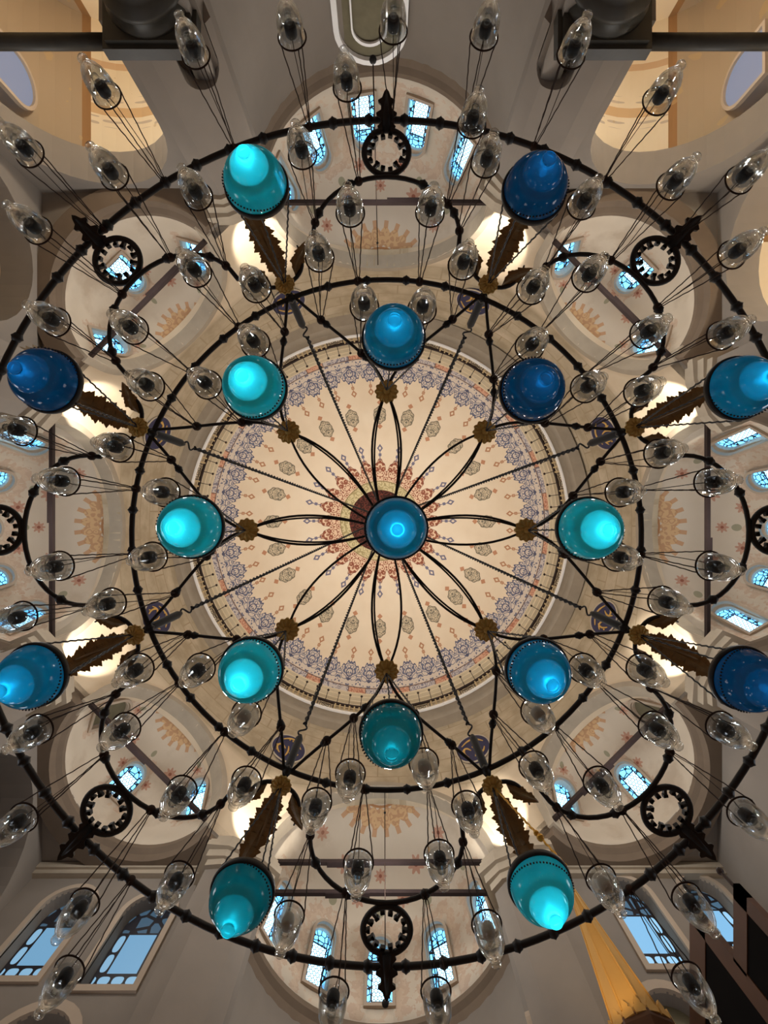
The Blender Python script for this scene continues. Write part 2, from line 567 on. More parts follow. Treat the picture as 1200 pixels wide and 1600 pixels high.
# glass ---------------------------------------------------------------
def clear_glass():
    m, nt, b = mat_new('clear glass')
    nt.nodes.remove(b)
    g = nt.nodes.new('ShaderNodeBsdfGlass')
    g.inputs['IOR'].default_value = 1.45
    g.inputs['Roughness'].default_value = 0.0
    g.inputs['Color'].default_value = (.90, .92, .93, 1)
    t = nt.nodes.new('ShaderNodeBsdfTransparent')
    t.inputs['Color'].default_value = (.95, .96, .96, 1)
    lw = nt.nodes.new('ShaderNodeLayerWeight'); lw.inputs[0].default_value = .45
    mx = nt.nodes.new('ShaderNodeMixShader')
    nt.links.new(emin(E(lw.outputs['Facing']) * .72 + .05, 1.0).s, mx.inputs[0])
    nt.links.new(t.outputs[0], mx.inputs[1]); nt.links.new(g.outputs[0], mx.inputs[2])
    nt.links.new(mx.outputs[0], nt.nodes['Material Output'].inputs['Surface'])
    return m
M['glass'] = clear_glass()

def blue_glass(name, rgb, dens=1.0):
    m, nt, b = mat_new(name)
    co, x, y, z = objco(nt)
    n = noise(nt, co, 14, 4)
    sp = voro(nt, co, 60.0)
    c = lin(rgb)
    col = mixc(nt, n, tuple(v * .82 for v in c[:3]) + (1,), tuple(min(1, v * 1.15) for v in c[:3]) + (1,))
    col = mixc(nt, lt(sp, .11) * .35, col, tuple(v ** .5 for v in c[:3]) + (1,))
    tr = nt.nodes.new('ShaderNodeBsdfTranslucent'); nt.links.new(col, tr.inputs[0])
    df = nt.nodes.new('ShaderNodeBsdfDiffuse'); nt.links.new(col, df.inputs[0])
    tp = nt.nodes.new('ShaderNodeBsdfTransparent'); nt.links.new(col, tp.inputs[0])
    gl = nt.nodes.new('ShaderNodeBsdfGlossy'); gl.inputs['Roughness'].default_value = .08
    m0 = nt.nodes.new('ShaderNodeMixShader'); m0.inputs[0].default_value = .25
    nt.links.new(tr.outputs[0], m0.inputs[1]); nt.links.new(df.outputs[0], m0.inputs[2])
    m1 = nt.nodes.new('ShaderNodeMixShader'); m1.inputs[0].default_value = .14
    nt.links.new(m0.outputs[0], m1.inputs[1]); nt.links.new(tp.outputs[0], m1.inputs[2])
    fr = nt.nodes.new('ShaderNodeFresnel'); fr.inputs[0].default_value = 1.45
    m2 = nt.nodes.new('ShaderNodeMixShader')
    nt.links.new(fr.outputs[0], m2.inputs[0])
    nt.links.new(m1.outputs[0], m2.inputs[1]); nt.links.new(gl.outputs[0], m2.inputs[2])
    nt.links.new(m2.outputs[0], nt.nodes['Material Output'].inputs['Surface'])
    nt.nodes.remove(b)
    return m
M['cyan'] = blue_glass('turquoise glass', (34, 214, 238))
M['blue'] = blue_glass('blue glass', (14, 160, 220))
M['deep'] = blue_glass('deep blue glass', (6, 100, 168))
M['teal'] = blue_glass('teal glass', (10, 150, 170))

def emis(name, rgb, s):
    m, nt, b = mat_new(name)
    b.inputs['Base Color'].default_value = lin(rgb)
    b.inputs['Emission Color'].default_value = lin(rgb)
    b.inputs['Emission Strength'].default_value = s
    return m
M['bulb_off'] = simple('unlit bulb glass', (168, 172, 168), .15, 0, .1, 10, .6)
M['bulb'] = emis('lit bulb', (190, 250, 255), 2.0)

DIRS = ['north', 'northeast', 'east', 'southeast', 'south', 'southwest', 'west', 'northwest']
def ang(k): return radians(-90 + 45 * k)

# ================================================================== THE HALL
mb = MB(); mb.box((AX, AY, -EYE - .15), (12, 12, .15))
struct(mb.build('floor', M['floor'], loc=(0, 0, EYE)))

# dome ----------------------------------------------------------------
mb = MB()
prof = [(RD * cos(radians(e)), RD * sin(radians(e))) for e in range(0, 90, 3)] + [(0, RD)]
outp = [(0, RD + .5)] + [((RD + .5) * cos(radians(e)), (RD + .5) * sin(radians(e))) for e in range(87, -1, -3)]
mb.lathe(prof + outp + [prof[0]], 144)
struct(mb.build('ceiling', M['dome'], loc=up((AX + DXO, AY + DYO, ZD))))

# drum crown: mouldings between the dome and the gallery
mb = MB()
mb.lathe([(6.28, 17.5), (6.20, 17.47), (6.20, 17.36), (6.27, 17.32), (6.27, 17.22), (6.36, 17.16), (6.36, 17.06), (6.44, 17.02), (6.46, 16.9),
          (6.46, 15.92), (7.5, 15.92), (7.5, 17.52), (6.28, 17.52)], 128, smooth=False)
struct(mb.build('trim_1', M['bay_plaster'], loc=up((AX + DXO, AY + DYO, 0))))
mb = MB()
mb.lathe([(6.32, 15.95), (6.32, 15.84), (6.47, 15.80), (6.62, 15.70), (6.95, 15.62), (6.95, 15.95)], 128, smooth=False)
struct(mb.build('trim_2', M['moulding'], loc=up((AX + DXO, AY + DYO, 0))))
mb = MB()                                                   # white strip painting in the ledge's brightly lit edge
mb.lathe([(6.30, 15.96), (6.27, 15.94), (6.27, 15.80), (6.31, 15.78), (6.33, 15.90), (6.30, 15.96)], 128, smooth=False)
struct(mb.build('trim_3', M['white_line'], loc=up((AX + DXO, AY + DYO, 0))))

gr = empty('gallery_railing', up((AX + DXO, AY + DYO, 15.95)))
tag(gr, 'railing with thin balusters running round the foot of the painted dome', 'railing')
mb = MB()
mb.tube([(6.36 * cos(2 * pi * k / 96), 6.36 * sin(2 * pi * k / 96), .66) for k in range(96)], .05, 6, True)
mb.build('top_rail', M['rail'], gr)
mb = MB()
for k in range(240):
    if (k % 10) in (0, 1, 2): continue
    a = 2 * pi * k / 240
    mb.box((6.36 * cos(a), 6.36 * sin(a), .30), (.02, .025, .33), Matrix.Rotation(a, 3, 'Z'))
tag(mb.build('balusters', M['slat'], gr), kind='stuff')
for k in range(24):
    a = 2 * pi * (k * 10 + 1) / 240
    mb = MB()
    R3 = Matrix.Rotation(a, 3, 'Z')
    for (rr, yy) in ((.20, 0), (.12, 0)):
        mb.tube([R3 @ Vector((6.36, yy + rr * cos(t * pi / 10), .30 + rr * sin(t * pi / 10))) for t in range(20)], .009, 5, True)
    for s in (-1, 1):
        mb.tube([R3 @ Vector((6.36, -.26, .3 - s * .28)), R3 @ Vector((6.36, .26, .3 + s * .28))], .008, 5)
        mb.tube([R3 @ Vector((6.36, s * .27, -.02)), R3 @ Vector((6.36, s * .27, .62))], .014, 5)
    mb.build('grille_panel', M['rail'], gr)
mb = MB()
mb.tube([(6.30, 0, .62), (6.16, 0, 1.05)], .012, 5)
mb.ball((6.15, 0, 1.09), .045, 4)
pin = mb.build('rail_pin', M['rail'], gr, rot=(0, 0, pi / 96))
for k in range(1, 96):
    c = pin.copy(); COL.objects.link(c); c.parent = gr; c.rotation_euler = (0, 0, 2 * pi * (k + .5) / 96)

# octagon sides with their arches, semi-domes, windows ------------------
win_no = [0]
def arch_outline(wd, ht, n=10):
    """round-headed outline standing on y = 0"""
    r = wd / 2
    pts = [(-r, 0), (r, 0)]
    pts += [(r * cos(pi * k / n), ht - r + r * sin(pi * k / n)) for k in range(n + 1)]
    return pts

def window(mat4, wd, ht, style, strength, tint, deep=.22, frame='plaster', fw=.06, label=None):
    """round-headed window; local x across, y up, z into the room; the pane sits back in the wall"""
    win_no[0] += 1
    n = win_no[0]
    fr = MB()
    o, i = arch_outline(wd + 2 * fw, ht + 2 * fw, 14), arch_outline(wd, ht, 14)
    o = [(x, y - fw) for x, y in o]
    P = [[Vector((a[0], a[1], .05)), Vector((a[0], a[1], -.03))] for a in o]
    Q = [[Vector((a[0], a[1], .05)), Vector((a[0], a[1], -.03))] for a in i]
    fr.grid(P, Q, closed=True)
    ob = fr.build('window_%d' % n, M[frame])
    ob.matrix_world = mat4
    struct(ob)
    ob['label'] = label or 'round-headed leaded window in the painted wall'
    pn = MB(); pn.prism(arch_outline(wd + .02, ht + .02, 14), -.03, 0)
    if style == 'blind':
        p = pn.build('panel', M['blind'], ob); p.location = (0, 0, -deep)
        return ob
    key = 'pane_%s_%.2f_%.2f_%.1f' % (style, wd, ht, strength)
    if key not in M: M[key] = pane_mat('leaded glass ' + style, wd, ht, style, strength, tint)
    p = pn.build('pane', M[key], ob); p.location = (0, 0, -deep)
    return ob

SKYT = (.10, .42, .85, 1)
SKYW = (.16, .36, .56, 1)
LOBES = {   # half width, springing, edge below, window azimuths, window size, window foot, tilt
    'axis': dict(a=2.42, zs=10.45, ze=9.75, az=(-60, -30, 0, 30, 60), w=.50, h=1.2, zf=10.22, tilt=14),
    'south': dict(a=2.60, zs=10.25, ze=9.20, az=(-60, -30, 0, 30, 60), w=.52, h=1.30, zf=9.62, tilt=8),
    'diag': dict(a=1.86, zs=10.62, ze=10.15, az=(-62, 0, 62), w=.52, h=.90, zf=11.04, tilt=27),
}
for kk, L in LOBES.items():
    L['mat'] = lobe_mat('painted semi-dome ' + kk, [radians(v) for v in L['az']], (L['zf'] - L['zs']) / L['a'],
                        atan2(L['zf'] + L['h'] - L['zs'], L['a'] * .82), 0)
HALF = APO * tan(pi / 8)
ZTOP = 15.92
for k in range(8):
    kind = 'diag' if k % 2 else ('south' if k == 4 else 'axis')
    L = LOBES[kind]
    a, zs, ze = L['a'], L['zs'], L['ze']
    th = ang(k)
    R4 = Matrix.Translation(up((AX + APO * cos(th), AY + APO * sin(th), zs))) @ Matrix.Rotation(th, 4, 'Z')
    # --- semi-dome
    mb = MB()
    nz_ = 28
    rows_i, rows_o = [], []
    prof = [(1.0, ze - zs), (1.0, (ze - zs) * .5)] + [(cos(radians(e)), a * sin(radians(e))) for e in range(0, 91, 6)]
    for i in range(nz_ + 1):
        azi = -pi / 2 + pi * i / nz_
        ri, ro = [], []
        for (c_, z_) in prof:
            ri.append((a * max(c_, 0) * cos(azi), a * max(c_, 0) * sin(azi), z_))
            f = (a + .35) / a
            ro.append(((a + .35) * max(c_, 0) * cos(azi), (a + .35) * max(c_, 0) * sin(azi), z_ * f if z_ > 0 else z_))
        rows_i.append(ri); rows_o.append(ro)
    mb.grid(rows_i, rows_o, smooth=True)
    lobe = mb.build('ceiling_' + DIRS[k], L['mat'], merge=1e-4)
    lobe.matrix_world = R4 @ Matrix.Translation((.03, 0, 0))
    struct(lobe)
    # windows cut through it
    cutm = MB(); mats = []
    for av in L['az']:
        azr = radians(av + (-9 if k == 0 else 0))
        r0 = a * cos(max(0.0, math.asin(min(1, max(0, L['zf'] - zs) / a)))) - .02
        loc = Vector((r0 * cos(azr), r0 * sin(azr), L['zf'] - zs))
        inward = Vector((-cos(azr), -sin(azr), 0)); upv = Vector((0, 0, 1))
        t = radians(L['tilt'])
        y_ = (upv * cos(t) + inward * sin(t)).normalized()
        z_ = (inward * cos(t) - upv * sin(t)).normalized()
        x_ = y_.cross(z_)
        m4 = Matrix((x_, y_, z_)).transposed().to_4x4(); m4.translation = loc
        mats.append(m4)
        cutm.prism(arch_outline(L['w'], L['h'], 10), -.9, .5, m4)
    cut(lobe, cutm, lobe.matrix_world.copy())
    for wi, m4 in enumerate(mats):
        if (k, wi) in ((3, 0), (5, 2)):          # a blind one
            window(R4 @ m4, L['w'], L['h'], 'blind', 0, SKYT, deep=.12)
        else:
            window(R4 @ m4, L['w'], L['h'], 'comb', 4.0, SKYT)
    # --- octagon side with the arch
    mb = MB()
    ar = a - .13
    xs = sorted(set([round(-HALF + 2 * HALF * i / 12, 4) for i in range(13)] + [round(ar * sin(radians(v)), 4) for v in range(-90, 91, 6)] + [-HALF, HALF]))
    Pi, Po = [], []
    for x in xs:
        zb = zs + sqrt(max(0, ar * ar - x * x)) if abs(x) < ar else zs
        if abs(x) >= ar - 1e-3: zb = 10.05
        thx = atan2(x, APO)
        ci, co_ = [], []
        for j in range(17):
            z = zb + (ZTOP - zb) * j / 16
            t = min(1, max(0, (z - 11.2) / (14.6 - 11.2))); t = t * t * (3 - 2 * t)
            rr = (APO / cos(thx)) * (1 - t) + 6.9 * t
            ci.append((rr * cos(thx + th), rr * sin(thx + th), z))
            ro = rr + .45
            co_.append((ro * cos(thx + th), ro * sin(thx + th), z))
        Pi.append(ci); Po.append(co_)
    mb.grid(Pi, Po)
    struct(mb.build('wall_' + DIRS[k], M['stone'], loc=up((AX, AY, 0))))
    # --- arch band
    mb = MB()
    P, Q = [], []
    for i in range(41):
        v = pi * i / 40
        P.append([(x, (ar - .002) * cos(v), (ar - .002) * sin(v)) for x in (-.05, .30)])
        Q.append([(x, (ar + .16) * cos(v), (ar + .16) * sin(v)) for x in (-.05, .30)])
    mb.grid(P, Q)
    for sy in (-1, 1):
        mb.box((.125, sy * (ar + .08), (10.0 - zs) / 2), (.175, .08, (zs - 10.0) / 2))
    o = mb.build('trim_arch', M['moulding']); o.matrix_world = R4
    o.name = 'trim_%d' % (10 + k); struct(o)
    # --- cornice under the semi-dome
    mb = MB()
    pr = [(a + .02, 0), (a - .10, -.02), (a - .10, -.12), (a - .02, -.20), (a + .02, -.34), (a + .4, -.34), (a + .4, 0)]
    P = [[(r * cos(-pi / 2 + pi * i / 36), r * sin(-pi / 2 + pi * i / 36), z) for (r, z) in pr[:4]] for i in range(37)]
    Q = [[(r * cos(-pi / 2 + pi * i / 36), r * sin(-pi / 2 + pi * i / 36), z) for (r, z) in (pr[6], pr[5], pr[5], pr[4])] for i in range(37)]
    mb.grid(P, Q)
    o = mb.build('trim_%d' % (20 + k), M['dark_moulding'])
    o.matrix_world = R4 @ Matrix.Translation((0, 0, ze - zs)); struct(o)
    # --- iron tie bars across the arch
    bars = [(.05, 10.18)] if k != 4 else [(.05, 10.05), (.45, 9.75)]
    for (bx, bz) in bars:
        mb = MB()
        mb.box((bx, 0, bz - zs), (.038, a + .05, .045))
        mb.box((bx + .02, a * .25, bz - zs - .035), (.050, .45, .022))
        o = mb.build('tie_beam', M['rust_iron']); o.matrix_world = R4
        tag(o, 'rusty iron tie bar spanning the foot of the %s arch' % {0: 'top', 1: 'upper right', 2: 'right-hand', 3: 'lower right', 4: 'bottom', 5: 'lower left', 6: 'left-hand', 7: 'upper left'}[k]
            + (' nearer the painted sunburst' if (k == 4 and bx < .1) else ' farther from the painted sunburst' if k == 4 else ''), 'tie bar')
    # --- recess wall below, on the four axes
    if k % 2 == 0:
        mb = MB()
        Ri = a + .02
        P = [[(Ri * cos(-pi / 2 + pi * i / 24), Ri * sin(-pi / 2 + pi * i / 24), z) for z in (-EYE, ze - .2)] for i in range(25)]
        Q = [[((Ri + .3) * cos(-pi / 2 + pi * i / 24), (Ri + .3) * sin(-pi / 2 + pi * i / 24), z) for z in (-EYE, ze - .2)] for i in range(25)]
        mb.grid(P, Q, smooth=True)
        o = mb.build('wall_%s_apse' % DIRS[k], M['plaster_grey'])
        o.matrix_world = Matrix.Translation(up((AX + APO * cos(th), AY + APO * sin(th), 0))) @ Matrix.Rotation(th, 4, 'Z')
        struct(o)

# corner soffits round the diagonal semi-domes --------------------------
W = 7.0
for k in (1, 3, 5, 7):
    th = ang(k)
    a = LOBES['diag']['a']
    d = Vector((cos(th), sin(th))); t = Vector((-sin(th), cos(th)))
    sx, sy = (1 if d.x > 0 else -1), (1 if d.y > 0 else -1)
    c1 = Vector((APO * cos(th + pi / 8), APO * sin(th + pi / 8))) / cos(pi / 8)
    c2 = Vector((APO * cos(th - pi / 8), APO * sin(th - pi / 8))) / cos(pi / 8)
    C = d * APO
    pts = [c2]
    pts += [C + (d * cos(v) + t * sin(v)) * (a + .03) for v in [(-pi / 2 + pi * i / 24) for i in range(25)]]
    pts += [c1]
    corner = Vector((sx * (W + .3), sy * (W + .3)))
    e1 = Vector((c1.x, sy * (W + .3))) if abs(c1.y) > abs(c1.x) else Vector((sx * (W + .3), c1.y))
    e2 = Vector((c2.x, sy * (W + .3))) if abs(c2.y) > abs(c2.x) else Vector((sx * (W + .3), c2.y))
    pts += [e1, corner, e2]
    mb = MB()
    mb.prism([(p.x, p.y) for p in pts], 9.95, 10.3)
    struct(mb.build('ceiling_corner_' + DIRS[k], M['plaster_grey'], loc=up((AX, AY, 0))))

# pillars and capitals ---------------------------------------------------
for k in range(8):
    th = radians(-67.5 + 45 * k)
    mb = MB()
    mb.prism([(-.02, -.62), (.9, -.62), (.9, .62), (-.02, .62), (-.16, .35), (-.16, -.35)], 6.47 if k in (0, 7) else -EYE, 9.7)   # the two north piers stand on free columns
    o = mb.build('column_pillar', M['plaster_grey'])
    o.matrix_world = Matrix.Translation(up((AX + 7.40 * cos(th), AY + 7.40 * sin(th), 0))) @ Matrix.Rotation(th, 4, 'Z')
    o.name = 'column_' + str(k + 1); struct(o)
    mb = MB()
    for (g, z0, z1) in ((.04, 9.35, 9.5), (.10, 9.5, 9.68), (.18, 9.68, 9.85), (.12, 9.85, 10.05)):
        mb.prism([(-.06 - g, -.62 - g), (.9, -.62 - g), (.9, .62 + g), (-.06 - g, .62 + g), (-.2 - g, .38), (-.2 - g, -.38)], z0, z1)
    o2 = mb.build('trim_%d' % (30 + k), M['moulding'])
    o2.matrix_world = o.matrix_world; struct(o2)

# square outer walls --------------------------------------------------------
def wallmat(side):
    """local x along the wall, y up, z into the room; origin at the middle of the wall's inner face at eye height"""
    n = {'north': (0, 1), 'south': (0, -1), 'west': (1, 0), 'east': (-1, 0)}[side]
    z_ = Vector((n[0], n[1], 0)); y_ = Vector((0, 0, 1)); x_ = y_.cross(z_)
    m = Matrix((x_, y_, z_)).transposed().to_4x4()
    m.translation = up((AX - n[0] * W, AY - n[1] * W, 0))
    return m
def wx(side, v):    # world offset along the wall -> local x
    return {'north': -v, 'south': v, 'west': v, 'east': -v}[side] if False else v
WALLS = {}
for side in ('north', 'south', 'west', 'east'):
    m4 = wallmat(side)
    for s in (-1, 1):
        mb = MB()
        x0, x1 = sorted((s * 2.35, s * 7.7))
        mb.box(((x0 + x1) / 2, (10.1 - EYE) / 2, -.33), ((x1 - x0) / 2, (10.1 + EYE) / 2, .33))
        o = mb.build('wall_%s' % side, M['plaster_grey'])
        o.matrix_world = m4; struct(o)
        wdir = (m4.to_3x3() @ Vector((s, 0, 0)))
        key = (side, '+' if (wdir.x + wdir.y) > 0 else '-')
        WALLS[key] = (o, m4, s)

def wall_cut(key, outline_list):
    o, m4, s = WALLS[key]
    c = MB()
    for (xc, yb, wd, ht) in outline_list:
        c.prism([(x + s * xc, y + yb) for x, y in arch_outline(wd, ht, 16)], -1.0, .5)
    cut(o, c, m4.copy())

# side bays seen through arches
def bay(key, xc, mat):
    o, m4, s = WALLS[key]
    wall_cut(key, [(xc, 5.0, 3.0, 4.7)])
    mb = MB()
    r, zc, y0, y1 = 1.72, 8.35, .55, 3.6
    prof = [(-r, 5.0), (-r, zc - 1)] + [(-r * cos(pi * i / 20), zc + r * sin(pi * i / 20)) for i in range(21)] + [(r, zc - 1), (r, 5.0)]
    P = [[(x + s * xc, z, -y) for y in (y0, 1.5, 2.5, y1)] for x, z in prof]
    Q = [[((x * 1.12) + s * xc, z + (.2 if z > zc else 0), -y) for y in (y0, 1.5, 2.5, y1)] for x, z in prof]
    mb.grid(P, Q)
    mb.box((s * xc, 7.6, -(y1 + .1)), (r + .2, 2.8, .1))
    mb.box((s * xc, 4.95, -(y0 + y1) / 2), (r + .2, .05, (y1 - y0) / 2))
    b_ = mb.build('wall_%s_bay' % key[0], mat); b_.matrix_world = m4; struct(b_)
    return m4, s

def bay_mat():
    m, nt, b = mat_new('painted bay vault')
    co, x, y, z = objco(nt)
    nz = noise(nt, co, 1.2, 4)
    c = mixc(nt, nz, lin((226, 206, 172)), lin((238, 222, 194)))
    band = lt(eabs(z + 1.75), .10)
    c = mixc(nt, band * .7, c, lin((196, 150, 92)))
    dots = within(eabs(z + 1.75), .14, .34) * gt(esin(y * 34.0) * esin(z * 44.0), .35)
    c = mixc(nt, dots * .5, c, lin((150, 130, 124)))
    band2 = lt(eabs(z + 2.7), .07)
    c = mixc(nt, band2 * .6, c, lin((190, 140, 92)))
    out = gt(eabs(x), 6.05)
    c = mixc(nt, out, c, lin((168, 148, 122)))  # darker tan paints in the shadowed outer soffit
    c = mixc(nt, within(eabs(x), 5.96, 6.10), c, lin((150, 112, 72)))
    st = noise(nt, co, 2.2, 2)
    c = mixc(nt, gt(st, .66) * .45, c, lin((190, 160, 110)))
    nt.links.new(c, b.inputs['Base Color'])
    b.inputs['Roughness'].default_value = .9
    return m
M['bay'] = bay_mat()
bay(('north', '-'), 5.25, M['bay'])
bay(('north', '+'), 5.25, M['bay'])
bay(('west', '-'), 5.25, M['bay'])
bay(('east', '-'), 5.25, M['bay'])
bay(('west', '+'), 5.4, M['plaster_grey'])

for key in (('north', '-'), ('north', '+')):
    o, m4, s = WALLS[key]
    c = MB(); c.box((s * 3.28, 4.04, -.3), (.52, 2.42, 1.2)); cut(o, c, m4.copy())
    mb = MB(); mb.box((s * 3.2, 4.3, -.62), (.62, 2.8, .05))
    b_ = mb.build('wall_north_backing', M['niche_shade']); b_.matrix_world = m4; struct(b_)  # dark slab painting in the shaded depth behind the column
# dark capitals and beams in front of the two north bays
for s in (-1, 1):
    c = empty('pillar_capital', up((AX + s * 3.0, AY - 7.1, 5.36)))
    tag(c, 'dark bronze stepped capital under the lit arch at the upper %s' % ('left' if s < 0 else 'right'), 'capital', 'dark capitals by the lit arches')
    mb = MB(); mb.box((0, 0, 1.04), (.62, .62, .08)); mb.box((0, 0, .93), (.56, .56, .03)); mb.build('abacus', M['capital'], c)
    mb = MB(); mb.lathe([(.30, 0), (.38, .04), (.38, .1), (.31, .14), (.36, .3), (.45, .42), (.45, .48), (.38, .50), (.44, .6), (.53, .68), (.53, .74), (.47, .76), (.55, .86), (.55, .91), (0, .91), (0, 0)], 32)
    mb.build('bell', M['capital'], c)
    mb = MB(); mb.lathe([(.28, -7.0), (.28, 0.02), (0, .02)], 24); mb.build('shaft', M['capital'], c)
    mb = MB()
    x0, x1 = sorted((AX + s * 3.5, AX + s * 7.1))
    mb.tube([(x0, AY - 6.75, 6.5), (x1, AY - 6.75, 6.5)], .095, 10)
    o = mb.build('wooden_beam', M['capital'], loc=(0, 0, EYE))
    tag(o, 'dark beam running from the bronze capital towards the %s edge of the photo' % ('left' if s < 0 else 'right'), 'beam')

# bottom walls: big leaded windows
SW = [(4.25, 7.46, .88, 1.77), (5.85, 7.6, .88, 1.78)]
SE = [(4.80, 7.8, .80, 1.85), (6.3, 8.1, .72, 1.6)]
for key, lst in ((('south', '-'), SW), (('south', '+'), SE)):
    wall_cut(key, lst)
    o, m4, s = WALLS[key]
    for (xc, yb, wd, ht) in lst:
        window(m4 @ Matrix.Translation((s * xc, yb, 0)), wd, ht, 'panel', 1.0 if key[1] == '-' else 1.5, SKYW, deep=.25, frame='plaster', fw=.10)
# blind arches low in the bottom walls
for key, (xc, yb, wd, ht) in ((('south', '-'), (4.85, 4.6, 1.15, 2.5)), (('south', '+'), (4.35, 4.6, .85, 2.8))):
    wall_cut(key, [(xc, yb, wd, ht)])
    o, m4, s = WALLS[key]
    window(m4 @ Matrix.Translation((s * xc, yb, 0)), wd, ht, 'blind', 0, SKYW, deep=.22, frame='plaster', fw=.14)
# string course along the bottom walls
for s in (-1, 1):
    mb = MB()
    x0, x1 = sorted((AX + s * 2.6, AX + s * 7.0))
    mb.box(((x0 + x1) / 2, AY + 6.96, 9.72), ((x1 - x0) / 2, .07, .05))
    mb.box(((x0 + x1) / 2, AY + 6.94, 9.84), ((x1 - x0) / 2, .10, .07))
    struct(mb.build('trim_%d' % (50 + s), M['moulding'], loc=(0, 0, EYE)))
# narrow window in the flank of the pillar right of the bottom arch
Pm = Matrix.Translation(up((AX + 7.40 * cos(radians(67.5)), AY + 7.40 * sin(radians(67.5)), 0))) @ Matrix.Rotation(radians(67.5), 4, 'Z')
mm = Matrix(((-1, 0, 0), (0, 0, 1), (0, 1, 0))).to_4x4(); mm.translation = (.40, .66, 5.9)
window(Pm @ mm, .5, 1.5, 'panel', 1.0, SKYW, deep=.0, fw=.05)
# niches beside the top arch, backs painted dark for the shaded gap
for k in (0, 7):
    th = radians(-67.5 + 45 * k)
    m4 = Matrix.Translation(up((AX + 7.40 * cos(th), AY + 7.40 * sin(th), 0))) @ Matrix.Rotation(th, 4, 'Z')
    o = bpy.data.objects['column_%d' % (k + 1)]
    mz = Matrix(((0, 0, -1), (1 , 0, 0), (0, 1, 0))).to_4x4()
    mt = m4 @ mz @ Matrix.Translation((-.24 if k == 0 else .24, 2.95, .16))
    c = MB(); c.prism(arch_outline(.56, 4.3, 12), -.30, .5, mt)
    cut(o, c)
    b_ = MB(); b_.prism(arch_outline(.54, 4.28, 12), -.31, -.27)
    q = b_.build('trim_%d' % (60 + k), M['niche_shade']); q.matrix_world = mt; struct(q)
# arched panel with a white outline on the top apse wall
pm = Matrix(((-1, 0, 0), (0, 0, 1), (0, 1, 0))).to_4x4()
pm.translation = up((AX - .16, AY - APO - 2.30, 5.48))
window(pm, 1.15, 3.85, 'blind', 0, SKYW, deep=.05, frame='white_line', fw=.10)
mb = MB()
P = [[Vector((x, y, 0)), Vector((x, y, .04))] for x, y in arch_outline(.66, 3.3, 14)]
Q_ = [[Vector((x, y, 0)), Vector((x, y, .04))] for x, y in arch_outline(.60, 3.24, 14)]
mb.grid(P, Q_, closed=True)
q = mb.build('trim_70', M['white_line']); q.matrix_world = pm @ Matrix.Translation((.02, .3, -.02)); struct(q)
# pale windows in the far flanks of the two north bays
for s in (-1, 1):
    bm4 = Matrix(((0, 0, -s), (s, 0, 0), (0, 1, 0))).to_4x4()
    bm4.translation = up((AX + s * 6.60, AY - 8.30, 8.2))
    window(bm4, .8, .95, 'plain', .32, (.62, .70, .95, 1), deep=.0)

# calligraphy roundels on the eight pendentives
M['navy'] = simple('navy roundel', (44, 42, 74), .6, 0, .2, 4, .4)
M['gilt'] = simple('gilt lettering', (212, 168, 92), .5, .2, .15, 6, .4)
M['cream_rim'] = simple('cream rim', (196, 180, 156), .7, 0, .1, 6, .3)
CLK = ['one', 'two', 'four', 'five', 'seven', 'eight', 'ten', 'eleven']
for k in range(8):
    th = radians(-67.5 + 45 * k)
    e = empty('calligraphy_roundel', up((AX + 6.93 * cos(th), AY + 6.93 * sin(th), 13.75)))
    t_ = radians(13)
    z_ = Vector((-cos(th) * cos(t_), -sin(th) * cos(t_), -sin(t_)))
    x_ = Vector((-sin(th), cos(th), 0)); y_ = z_.cross(x_)
    e.rotation_euler = Matrix((x_, y_, z_)).transposed().to_euler()
    tag(e, "round navy panel with gilt calligraphy on the drum at %s o'clock" % CLK[k], 'wall roundel', 'calligraphy roundels under the dome')
    mb = MB(); mb.lathe([(0, .03), (.50, .03), (.50, -.10), (0, -.10)], 40, smooth=False); mb.build('disc', M['navy'], e)
    mb = MB(); mb.tube([(.50 * cos(q * pi / 20), .50 * sin(q * pi / 20), .03) for q in range(40)], .022, 6, True); mb.build('rim', M['cream_rim'], e)
    rnd = random.Random(k * 5 + 2)
    mb = MB()
    for (x0, y0, x1, y1, bend) in ((-.34, -.12, .30, -.20, -.16), (-.16, .30, -.20, -.05, .06), (.02, .32, .02, -.06, -.05), (.20, .28, .22, -.10, .08), (-.32, .10, -.06, .16, .10), (.08, .06, .36, .04, -.10)):
        p0, p1 = Vector((x0, y0, .035)), Vector((x1, y1, .035))
        nn = Vector((-(y1 - y0), x1 - x0, 0)).normalized() * (bend * rnd.uniform(.7, 1.4))
        mb.tube([p0.lerp(p1, j / 10) + nn * sin(pi * j / 10) for j in range(11)], [.012 + .018 * sin(pi * (j + .6) / 11) for j in range(11)], 6)
    for (x, y) in ((-.05, -.30), (.05, -.31), (.30, .20)):
        mb.ball((x, y, .035), .026, 4)
    mb.build('lettering', M['gilt'], e)

